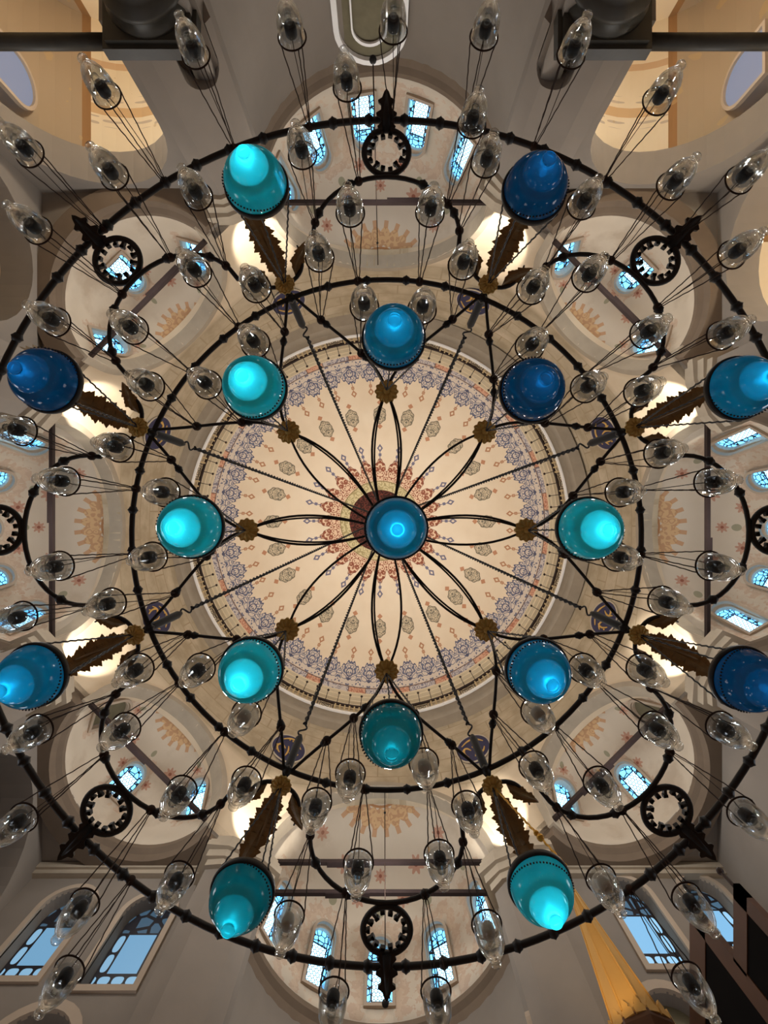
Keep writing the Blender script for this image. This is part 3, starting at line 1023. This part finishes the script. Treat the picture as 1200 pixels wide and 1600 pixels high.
# pointed spire of the pulpit standing in front of the bottom wall
sp = empty('pulpit_spire', up((2.74, 5.52, -EYE)))
tag(sp, 'ochre pointed octagonal spire on a dark canopy beside the bottom right windows', 'pulpit spire')
H0 = 5.0 + EYE
mb = MB()
mb.lathe([(.30, H0 + .05), (.27, H0 + .2), (.012, H0 + 2.25), (0, H0 + 2.27), (0, H0 + .05), (.30, H0 + .05)], 8, smooth=False)
mb.build('spire', M['pilaster'], sp)
mb = MB()
for q in range(8):
    a = 2 * pi * q / 8
    u = Vector((cos(a), sin(a), 0))
    mb.tube([u * .285 + Vector((0, 0, H0 + .12)), u * .012 + Vector((0, 0, H0 + 2.25))], .012, 5)
mb.build('spire_ribs', M['pilaster'], sp)
mb = MB()
for q in range(16):
    a = 2 * pi * (q + .5) / 16
    m3 = Matrix.Rotation(a, 4, 'Z') @ Matrix.Translation((.335, 0, H0 - .02)) @ Matrix.Rotation(radians(90), 4, 'X') @ Matrix.Rotation(radians(90), 4, 'Y')
    mb.prism([(-.055, 0), (.055, 0), (.06, .06), (.03, .085), (.035, .11), (0, .17), (-.035, .11), (-.03, .085), (-.06, .06)], -.015, .015, m3)
mb.build('palmette_crown', M['pilaster'], sp)
mb = MB()
mb.lathe([(.0, H0 - .30), (.24, H0 - .30), (.30, H0 - .2), (.36, H0 - .06), (.36, H0), (.30, H0 + .06), (0, H0 + .06)], 8, smooth=False)
mb.build('canopy', M['wood'], sp)
for q in range(4):
    a = pi / 4 + q * pi / 2
    mb = MB(); mb.lathe([(0, 0), (.03, 0), (.03, H0 - .28), (0, H0 - .28)], 8, (.24 * cos(a), .24 * sin(a), 0)); mb.build('post', M['wood'], sp)

# stepped wooden screen with black panels
ws = empty('wooden_screen', up((3.34, 4.9, -EYE)))
tag(ws, 'tall stepped dark wooden screen with black panels in the bottom right corner', 'screen')
mb = MB()
def wbox(mb, y0, y1, z0, z1, x0=-.03, x1=.03):
    mb.box(((x0 + x1) / 2, (y0 + y1) / 2 - 4.9, (z0 + z1) / 2 + EYE), ((x1 - x0) / 2, (y1 - y0) / 2, (z1 - z0) / 2))
wbox(mb, 4.28, 5.9, 4.95, 5.2); wbox(mb, 4.22, 4.42, -EYE, 5.2); wbox(mb, 5.75, 5.9, -EYE, 5.0)
wbox(mb, 3.52, 4.25, 4.38, 4.55); wbox(mb, 3.52, 3.66, -EYE, 4.55)
wbox(mb, 3.52, 5.9, 2.6, 2.8)
mb.build('frame', M['wood'], ws)
for (y0, y1, z1) in ((4.42, 5.75, 4.95), (3.66, 4.22, 4.38)):
    mb = MB(); wbox(mb, y0, y1, -EYE + .1, z1, -.02, .02); mb.build('panel', M['black_cloth'], ws)
mb = MB(); mb.tube([(0, 3.57 - 4.9, 4.5 + EYE), (0, 3.57 - 4.9, 4.74 + EYE)], .018, 6); mb.ball((0, 3.57 - 4.9, 4.77 + EYE), .035, 5); mb.build('finial', M['rail'], ws)

# thin cords hanging down from the crowns of the top and bottom arches
for (x, y, z0, z1, lab) in ((-.16, -6.56, 7.0, 12.80, 'thin dark cord with a small ball hanging from the crown of the top arch'),
                            (.02, 7.33, 7.2, 12.80, 'thin dark cord with a small ball hanging from the crown of the bottom arch')):
    e = empty('hanging_cord', up((x, y, z1))); tag(e, lab, 'cord')
    mb = MB(); mb.tube([(0, 0, 0), (0, 0, z0 - z1)], .010, 6); mb.build('wire', M['cord'], e)
    mb = MB(); mb.ball((0, 0, z0 - z1 - .04), .055, 6); mb.ball((0, 0, -1.1), .03, 5); mb.build('ball', M['iron'], e)

# ================================================================== CHANDELIER
ZP = 2.8
def zc(x, y): return ZP - .036 * (y - CY)        # it hangs a touch out of level
def on_plane(px, py):
    """where the sight line through a picture point meets the chandelier's level"""
    ux, uy = (px - 600) / F, (py - 800) / F
    z = (ZP + .036 * CY) / (1 + .036 * uy)
    return ux * z, uy * z, z
def PR(r, a):        # polar on the chandelier level, metres and angle
    x, y = CX + r * cos(a), CY + r * sin(a)
    return Vector((x, y, zc(x, y)))
K = ZP / F           # metres per pixel at that level

ch = empty('chandelier', up((CX, CY, ZP)))
tag(ch, 'great round black iron chandelier of rings, loops and petals hung under the dome', 'chandelier')
LOC = Vector(up((CX, CY, ZP)))
class CB(MB):        # part of the chandelier, written in eye coordinates
    def build(s, name, mat, parent=None, **kw):
        s.v = [(p[0] - CX, p[1] - CY, p[2] - ZP) for p in s.v]
        return MB.build(s, name, mat, parent if parent is not None else ch, **kw)

def collar(mb, p, tang, r=.024, l=.022):
    q = Vector((0, 0, 1)).rotation_difference(tang).to_matrix()
    mb.lathe([(0, -l), (r * .62, -l), (r * .8, -l * .4), (r, 0), (r * .8, l * .4), (r * .62, l), (0, l)], 8, p, True, q)

RM, RO, RI = 398 * K, 660 * K, 218 * K
# rings with forged collars
mb = CB()
mb.tube([PR(RM, 2 * pi * k / 128) for k in range(128)], .0155, 8, True)
for k in range(40):
    a = 2 * pi * (k + .5) / 40
    collar(mb, PR(RM, a), Vector((-sin(a), cos(a), 0)), .030, .020)
mb.build('middle_ring', M['iron'])
mb = CB()
mb.tube([PR(RO, 2 * pi * k / 160) for k in range(160)], .0185, 8, True)
for k in range(72):
    a = 2 * pi * (k + .5) / 72
    collar(mb, PR(RO, a), Vector((-sin(a), cos(a), 0)), .036, .024)
mb.build('outer_ring', M['iron'])
# hub under the centre
mb = CB()
mb.lathe([(0, .06), (.10, .05), (.13, .0), (.10, -.05), (.04, -.07), (0, -.07)], 24, (CX, CY, ZP + .02))
mb.build('hub', M['iron'])

RODS = []
def bez(p0, p1, p2, p3, n=14):
    out = []
    for i in range(n + 1):
        t = i / n
        out.append(p0 * (1 - t) ** 3 + p1 * 3 * t * (1 - t) ** 2 + p2 * 3 * t * t * (1 - t) + p3 * t ** 3)
    return out

# petals from the hub to the inner rosettes, then branches out to the leaf joints
for k in range(8):
    a = ang(k)
    P1 = PR(RI, a)
    for s in (-1, 1):
        for g in ((0.0, .0075), (.016, .006)):
            if g[0] and (k + s) % 3 == 0: continue
            b0 = PR(.13, a + s * .28)
            b1 = PR(.36, a + s * (.27 - g[0] * 2)); b2 = PR(.60, a + s * (.20 - g[0] * 3))
            mb = CB(); mb.tube(bez(b0, b1, b2, P1), g[1], 6)
            mb.build('petal_rod', M['iron'])
        aj = a + s * radians(22.5)
        PJ = PR(RM + .05, aj)
        pts = bez(P1, PR(RI + .22, a + s * .05), PR(RM - .30, a + s * .26), PJ)
        mb = CB(); mb.tube(pts, .0095, 6)
        RODS.append(pts)
        for i in (5, 10):
            collar(mb, pts[i], (pts[i + 1] - pts[i - 1]).normalized(), .024, .022)
        mb.build('branch_rod', M['iron'])
    # scalloped brass rosette
    mb = CB()
    pts = [(.066 * (1 + .07 * cos(12 * t * 2 * pi / 96)) * cos(2 * pi * t / 96), .066 * (1 + .07 * cos(12 * t * 2 * pi / 96)) * sin(2 * pi * t / 96)) for t in range(96)]
    mb.prism(pts, -.008, .008, Matrix.Translation(P1) )
    mb.lathe([(.0, -.035), (.014, -.03), (.02, -.018), (.045, -.012), (.05, -.004)], 20, P1)
    for t in range(12):
        u = 2 * pi * t / 12
        mb.tube([P1 + Vector((.02 * cos(u), .02 * sin(u), -.016)), P1 + Vector((.060 * cos(u), .060 * sin(u), -.008))], .007, 5)
    mb.build('rosette', M['brass_rosette'])

def leaf_mesh(mb, base, d, ln, wd, droop, curl=0.0, nlob=9, th=.006, jag=1.0):
    """acanthus leaf: serrated outline bent along its length"""
    side = Vector((-d.y, d.x, 0))
    N = nlob * 12
    P, Q = [], []
    for i in range(N + 1):
        t = i / N
        w_ = wd * (sin(pi * min(1, t * .93 + .05)) ** .75) * (1.1 - .35 * t)
        ph = (t * nlob) % 1.0
        w_ *= (1 - .34 * jag * ph - .14 * ((t * nlob * 3) % 1.0)) if t < .98 else .25
        c = base + d * (ln * t) + Vector((0, 0, -droop * t * t)) + side * (curl * t * t)
        rowp, rowq = [], []
        for sft in (-1, -.5, 0, .5, 1):
            off = side * (w_ * sft) + Vector((0, 0, .10 * w_ * (abs(sft)) - (.012 if sft == 0 else 0)))
            off += d * (.03 * abs(sft) * jag)
            rowp.append(c + off); rowq.append(c + off + Vector((0, 0, th)))
        P.append(rowp); Q.append(rowq)
    mb.grid(P, Q)

# leaf joints on the middle ring
for k in range(8):
    a = radians(-67.5 + 45 * k)
    d = Vector((cos(a), sin(a), 0)); tt = Vector((-sin(a), cos(a), 0))
    PJ = PR(416 * K, a)
    mb = CB()
    n_ = 12
    pts = [(.056 * (1 + .06 * cos(n_ * t * 2 * pi / 96)) * cos(2 * pi * t / 96), .056 * (1 + .06 * cos(n_ * t * 2 * pi / 96)) * sin(2 * pi * t / 96)) for t in range(96)]
    Pb = PJ + Vector((0, 0, -.05))
    mb.prism(pts, -.006, .008, Matrix.Translation(Pb))
    mb.lathe([(.0, -.03), (.012, -.026), (.018, -.014), (.045, -.01), (.05, -.004)], 20, Pb)
    for t in range(n_):
        u = 2 * pi * t / n_
        mb.tube([Pb + Vector((.018 * cos(u), .018 * sin(u), -.014)), Pb + Vector((.05 * cos(u), .05 * sin(u), -.006))], .0075, 5)
    mb.build('leaf_rosette', M['brass_rosette'])
    mb = CB()
    leaf_mesh(mb, PJ + d * .03 + Vector((0, 0, -.02)), d, 120 * K, .092, .10, curl=.05 * (-1) ** k, nlob=7)
    mb.tube([PJ + Vector((0, 0, -.03)), PJ + d * .15 + Vector((0, 0, -.035)), PJ + d * .34 + Vector((0, 0, -.08))], [.012, .010, .004], 6)
    mb.build('acanthus_leaf', M['brass'])
    for s in (-1, 1):
        base = PJ + d * .02
        e = d * .80 + tt * s * .6
        pts = bez(base, base + (tt * s) * .10 + d * .00, base + tt * s * .17 + d * .06, base + tt * s * .155 + d * .19, 10)
        mb = CB(); mb.tube(pts, [.012] * 8 + [.010, .008, .005], 6)
        mb.build('scroll', M['iron'])
        mb = CB()
        dd = (d * .9 + tt * s * .45).normalized()
        leaf_mesh(mb, base + tt * s * .075 + d * .02 + Vector((0, 0, -.01)), dd, .16, .05, .03, curl=.05 * s, nlob=3, jag=1.2)
        mb.build('scroll_leaf', M['brass'])
    # hanger: sleeve, hook, twisted chain up to the common hook high above
    TOP = Vector((CX, CY, 8.6))
    st = PJ - d * .02 + Vector((0, 0, .02))
    v = (TOP - st).normalized()
    mb = CB()
    mb.tube([st, st + v * .05, st + v * .30, st + v * .34], [.016, .026, .026, .012], 8)
    mb.build('hanger_sleeve', M['iron'])
    mb = CB()
    s2 = st + v * .33
    sd = v.cross(Vector((0, 0, 1))).normalized(); sn = sd.cross(v)
    mb.tube([s2 + v * (.12 * t / 12) + sd * .022 * sin(2 * pi * t / 12) for t in range(13)], .006, 6)
    s3 = s2 + v * .12
    Ltot = (TOP - s3).length
    nl = int(Ltot / .075)
    for h in (0, pi):
        mb.tube([s3 + v * (Ltot * t / (nl * 4)) + (sd * cos(t * pi / 3.0 + h) + sn * sin(t * pi / 3.0 + h)) * .0085 for t in range(nl * 4 + 1)], .0075, 5)
    mb.build('hanger_chain', M['iron'])
mb = CB()
mb.tube([(CX, CY, 8.5), (CX, CY, ZD + sqrt(RD ** 2 - .1) )], .03, 8)
mb.lathe([(0, 8.4), (.10, 8.45), (.13, 8.6), (.08, 8.7), (0, 8.7)], 16, (CX, CY, 0))
mb.build('suspension_rod', M['iron'])

# outer loops, crowned rings and finials
for k in range(8):
    a = ang(k)
    d = Vector((cos(a), sin(a), 0)); tt = Vector((-sin(a), cos(a), 0))
    def Q(u, v):           # v metres out along the spoke, u sideways
        x, y = CX + d.x * v + tt.x * u, CY + d.y * v + tt.y * u
        return Vector((x, y, zc(x, y)))
    pts = []
    hw, v0, v1 = 117 * K, 470 * K, 566 * K
    pts.append(Q(-hw * .98, 448 * K))
    for i in range(25):
        b_ = pi - pi * i / 24
        pts.append(Q(hw * cos(b_), v0 + (v1 - v0) * sin(b_)))
    pts.append(Q(hw * .98, 448 * K))
    mb = CB(); mb.tube(pts, .0135, 8)
    RODS.append(pts)
    for i in (4, 9, 17, 22):
        collar(mb, pts[i], (pts[i + 1] - pts[i - 1]).normalized(), .030, .024)
    mb.build('loop', M['iron'])
    # toothed ring
    C = Q(0, 606 * K); rr = 36 * K
    mb = CB()
    mb.tube([C + d * rr * cos(2 * pi * t / 40) + tt * rr * sin(2 * pi * t / 40) for t in range(40)], [.017] * 40, 8, True)
    for t in range(14):
        u = 2 * pi * (t + .5) / 14
        e = d * cos(u) + tt * sin(u); f = -d * sin(u) + tt * cos(u)
        h1 = .030 + .008 * ((t * 7) % 3)
        m3 = Matrix((e, f, Vector((0, 0, 1)))).transposed()
        mb.box(C + e * (rr - h1 * .6), (h1 * .6, .0085, .012), m3)
        mb.box(C + e * (rr - h1 * 1.05), (.008, .013, .012), m3)
    mb.build('toothed_ring', M['iron'])
    # leafy finial pointing outward and down
    mb = CB()
    o = [(-.045, 0), (-.055, .02), (-.032, .04), (-.036, .06), (-.058, .072), (-.062, .085), (-.034, .10), (-.032, .125), (-.048, .135), (-.05, .146), (-.026, .158), (-.014, .185), (0, .20)]
    out = o + [(-x, y) for x, y in reversed(o[:-1])]
    dn = (d * .93 + Vector((0, 0, -.37))).normalized()
    m4 = Matrix((tt, dn, tt.cross(dn))).transposed().to_4x4(); m4.translation = Q(0, 642 * K)
    mb.prism(out, -.012, .012, m4)
    mb.tube([Q(0, 640 * K), Q(0, 640 * K) + dn * .18], [.030, .012], 8)
    mb.build('finial', M['iron'])

RODS.append([PR(RM, 2 * pi * k / 256) for k in range(257)])
RODS.append([PR(RO, 2 * pi * k / 400) for k in range(401)])
# ------------------------------------------------------------------ hanging blue lamps
def lamp_profile(R):
    o = [(1.0, 0), (1.03, -.03), (1.02, -.10), (1.0, -.32), (.96, -.55), (.885, -.75), (.78, -.89), (.67, -.955), (.63, -.965), (.605, -.99),
         (.59, -1.08), (.545, -1.20), (.46, -1.30), (.34, -1.375), (.235, -1.40), (.185, -1.43), (.165, -1.48), (.18, -1.53), (.215, -1.575), (.21, -1.625), (.17, -1.645), (0, -1.65)]
    return [(r * R, z * R) for r, z in [(.93, -.05), (.95, .0)] + o]
def oclock(px, py):
    h = (math.degrees(atan2(px - 604, -(py - 828))) % 360) / 30
    h = int(round(h)) % 12
    return ['twelve', 'one', 'two', 'three', 'four', 'five', 'six', 'seven', 'eight', 'nine', 'ten', 'eleven'][h] + " o'clock"

LAMPS = [  # picture point of the rim, radius px, glass, colour words, which circle
    (619, 825, 49, 'blue', 'bright blue', 'centre'),
    (615, 530, 46, 'blue', 'bright blue', 'inner'), (829, 612, 47, 'deep', 'dark navy blue', 'inner'), (917, 826, 48, 'cyan', 'pale turquoise', 'inner'),
    (838, 1045, 48, 'blue', 'bright blue', 'inner'), (611, 1142, 49, 'teal', 'dark teal', 'inner'), (394, 1044, 48, 'cyan', 'pale turquoise', 'inner'),
    (302, 823, 49, 'cyan', 'pale turquoise', 'inner'), (400, 608, 47, 'cyan', 'pale turquoise', 'inner'),
    (402, 293, 47, 'cyan', 'pale turquoise', 'outer'), (833, 302, 45, 'deep', 'dark navy blue', 'outer'), (1150, 608, 49, 'blue', 'bright blue', 'outer'),
    (1157, 1058, 48, 'deep', 'dark navy blue', 'outer'), (842, 1378, 50, 'cyan', 'pale turquoise', 'outer'), (380, 1390, 50, 'teal', 'dark teal', 'outer'),
    (58, 1053, 48, 'blue', 'bright blue', 'outer'), (80, 597, 47, 'deep', 'dark navy blue', 'outer'),
]
ZLAMP = 1.99
GLOW = [.16, .10, .05, .30, .16, .08, .30, .30, .30, .28, .06, .14, .06, .32, .20, .16, .08]
lamp_mesh = {}
for li, (px, py, pr, gm, words, circ) in enumerate(LAMPS):
    z = ZLAMP
    x, y = (px - 600) / F * z, (py - 800) / F * z
    R = .124
    t = empty('pendant_lamp', up((x, y, z)))
    if circ == 'centre': lab = 'bright blue glass bell lamp hanging alone at the centre of the chandelier'
    else: lab = '%s glass bell lamp in the %s circle of blue lamps at %s' % (words, circ, oclock(px, py))
    tag(t, lab, 'hanging lamp', 'coloured glass lamps of the chandelier')
    if gm not in lamp_mesh:
        mb = MB(); mb.lathe(lamp_profile(R), 48); lamp_mesh[gm] = mb.build('glass_bowl', M[gm], t)
    else:
        c = lamp_mesh[gm].copy(); COL.objects.link(c); c.parent = t
    # dark band imitating the thick glass lip's darkness seen edge-on
    mb = MB(); mb.lathe([(R * .95, .008), (R * 1.06, .008), (R * 1.08, -.008), (R * 1.07, -.020), (R * 1.02, -.024), (R * 1.0, -.008), (R * .95, .002), (R * .95, .008)], 48)
    mb.build('rim_band', M['iron'], t)
    # beaded belt chain hung a little skew round the body
    mb = MB()
    sk = random.uniform(0, 2 * pi)
    pts = []
    for q in range(60):
        u = 2 * pi * q / 60
        hz = -.30 * R - .20 * R * cos(u - sk)
        rr = R * (1.012 - .05 * max(0, (-hz / R) - .3))
        pts.append((rr * cos(u), rr * sin(u), hz))
        mb.ball(pts[-1], .0042, 3)
    mb.build('belt_chain', M['iron'], t)
    # three suspension chains to the rosette above
    if circ == 'centre': top = Vector((CX + .02, CY, ZP))
    else:
        a = atan2(y - CY, x - CX)
        k8 = round((math.degrees(a) + 90) / 22.5)
        top = PR(RI if circ == 'inner' else 416 * K, radians(-90 + 22.5 * k8)) + Vector((0, 0, -.04))
    tl = top - Vector((x, y, z))
    for gold in ((False, True) if li == 13 else (False,)):
        mb = MB()
        for q in range(3):
            if li == 13 and gold != (q == 0): continue
            u = 2 * pi * q / 3 + (li * .7 if li != 13 else -.55)
            p0 = Vector((R * 1.06 * cos(u), R * 1.06 * sin(u), 0))
            N = 48
            mb.tube([p0.lerp(tl, j / N) + Vector((.0022 * cos(j * 2.1), .0022 * sin(j * 2.1), 0)) for j in range(N + 1)], .0055 if gold else .0042, 5)
            if gold: mb.ball(p0.lerp(tl, .28), .018, 4); mb.ball(p0.lerp(tl, .33), .014, 4)
        o = mb.build('suspension_chain', M['gold'] if gold else M['iron'], t)
        if gold: o['label'] = 'gold coloured chain'
    # bulb inside
    mb = MB(); mb.ball((0, 0, -R * .98), .016, 6); mb.build('bulb', M['bulb'], t)
    mb = MB(); mb.tube([(0, 0, -R * .88), (0, 0, -R * .45)], .011, 8); mb.build('socket', M['socket'], t)
    ld = bpy.data.lights.new('bulb_light', 'POINT'); ld.energy = GLOW[li] * .75; ld.color = (.85, .97, 1.0); ld.shadow_soft_size = .012
    lo = bpy.data.objects.new('bulb_light', ld); COL.objects.link(lo); lo.parent = t; lo.location = (.0, 0, -R * 1.33)

# ------------------------------------------------------------------ clear glass cups
CUPS = [(450,25),(615,15),(763,25),(540,108),(293,55),(905,55),(148,120),(1045,130),(160,252),(743,168),(467,218),(765,232),(22,215),(297,285),(1068,268),(1180,258),(922,300),
 (545,312),(675,312),(35,340),(1168,380),(495,385),(728,398),(295,410),(392,435),(840,438),(930,418),(568,465),(662,470),(65,490),(192,503),(390,525),(838,530),(1025,510),(1150,512),
 (218,595),(312,592),(928,598),(1015,605),(10,668),(168,695),(1048,705),(80,750),(243,768),(985,768),(1130,752),(70,888),(222,873),(980,873),(1133,888),(155,948),(1055,945),(10,970),
 (200,1055),(300,1055),(925,1055),(1020,1055),(35,1155),(178,1152),(375,1130),(848,1125),(1040,1150),(1150,1150),(10,1300),(270,1255),(375,1240),(545,1228),(490,1275),(665,1210),(735,1280),
 (845,1215),(950,1240),(1185,1290),(265,1395),(110,1440),(558,1375),(690,1360),(955,1400),(1095,1430),(445,1460),(768,1475),(85,1550),(1095,1560),(518,1585),(685,1585)]
HANG = .53
RC = .066
ORD = 'first second third fourth fifth sixth seventh eighth ninth tenth eleventh twelfth thirteenth fourteenth fifteenth sixteenth seventeenth eighteenth nineteenth twentieth twenty-first twenty-second twenty-third twenty-fourth twenty-fifth twenty-sixth'.split()
tiers = {}
for (px, py) in CUPS:
    r = hypot(px - 604, py - 828)
    tr = 0 if r < 400 else 1 if r < 495 else 2 if r < 590 else 3 if r < 690 else 4
    tiers.setdefault(tr, []).append((math.degrees(atan2(px - 604, -(py - 828))) % 360, px, py))
TN = ['innermost', 'second', 'third', 'fourth', 'outermost']

def cup_parts(t):
    R = RC
    o = [(.97, .03), (1.02, .0), (1.0, -.08), (.95, -.12), (.95, -.3), (.95, -.7), (.92, -1.2), (.82, -1.75), (.63, -2.2), (.44, -2.5), (.33, -2.66), (.30, -2.76), (.34, -2.90), (.34, -3.02), (.24, -3.14), (0, -3.17)]
    i = [(0, -2.70), (.22, -2.62), (.36, -2.42), (.53, -2.08), (.74, -1.7), (.85, -1.17), (.88, -.7), (.88, -.3), (.88, .0), (.97, .03)]
    mb = MB(); mb.lathe([(r * R, z * R) for r, z in o + i], 28); cup = mb.build('glass_cup', M['glass'], t)
    mb = MB(); mb.lathe([(0, -.15 * R), (.36 * R, -.15 * R), (.44 * R, -.3 * R), (.44 * R, -.95 * R), (.34 * R, -1.12 * R), (0, -1.12 * R)], 14)
    sock = mb.build('socket', M['socket'], t)
    mb = MB(); mb.lathe([(0, -1.1 * R), (.22 * R, -1.12 * R), (.30 * R, -1.4 * R), (.26 * R, -1.7 * R), (0, -1.85 * R)], 14)
    bulb = mb.build('bulb', M['glass'], t)
    return [cup, sock, bulb]
def hanger(t, top):
    """wire collar round the cup and three twisted strands up to the rod it hangs from"""
    R = RC
    mb = MB(); mb.tube([(R * 1.03 * cos(2 * pi * q / 28), R * 1.03 * sin(2 * pi * q / 28), -.10 * R) for q in range(28)], .0042, 5, True)
    tl = Vector(top)
    for q in range(3):
        u = 2 * pi * q / 3
        p0 = Vector((R * 1.05 * cos(u), R * 1.05 * sin(u), -.1 * R)); p1 = tl + Vector((.010 * cos(u), .010 * sin(u), -.012))
        mb.tube([p0.lerp(p1, j / 16) + Vector((.0012 * cos(j * 2.4), .0012 * sin(j * 2.4), 0)) for j in range(17)], .0031, 5)
    mb.tube([Vector((0, 0, -.25 * R)), Vector((.2 * R, .1 * R, .9 * R)), tl * .7 + Vector((.02, 0, 0)), tl - Vector((0, 0, .02))], .002, 4)
    mb.ball(tl, .027, 5, (1, 1, 1))
    return mb.build('wire_hanger', M['cord'], t)
def nearest_rod(x, y):
    best = (9, None)
    for pl in RODS:
        for p, q in zip(pl, pl[1:]):
            d = Vector((q.x - p.x, q.y - p.y)); L2 = d.length_squared
            u = 0 if L2 < 1e-9 else max(0, min(1, ((x - p.x) * d.x + (y - p.y) * d.y) / L2))
            c = p.lerp(q, u); h = hypot(c.x - x, c.y - y)
            if h < best[0]: best = (h, c)
    return best
proto = None
for tr in sorted(tiers):
    for n_, (an, px, py) in enumerate(sorted(tiers[tr])):
        # picture point is the middle of the cup; the rim stands a little nearer the axis of sight
        zn = ZP
        for it in range(4):
            zr = zn - HANG
            zm = zr - 1.6 * RC
            x, y = (px - 600) / F * zm, (py - 800) / F * zm
            zn = zc(x, y) - .01
        rz = random.uniform(0, 6.28)
        t = empty('pendant_oil_lamp', up((x, y, zn - HANG)), (0, 0, rz))
        hd, hp = nearest_rod(x, y)
        white = (px, py) in ((445, 1460), (768, 1475), (665, 1210), (955, 1400), (848, 1125), (375, 1130))
        lab = ('clear glass cup with white socket, ' if white else 'clear glass lamp cup, ') + '%s clockwise from twelve in the %s circle' % (ORD[n_], TN[tr])
        tag(t, lab, 'glass lamp', 'clear glass lamp cups of the chandelier')
        if proto is None:
            proto = cup_parts(t)
        else:
            for p in proto:
                c = p.copy(); COL.objects.link(c); c.parent = t
                if white and p is proto[1]:
                    c.data = p.data.copy(); c.data.materials[0] = M['white_socket']
        loc_top = Matrix.Rotation(-rz, 3, 'Z') @ Vector((hp.x - x, hp.y - y, hp.z - (zn - HANG)))
        hanger(t, loc_top)
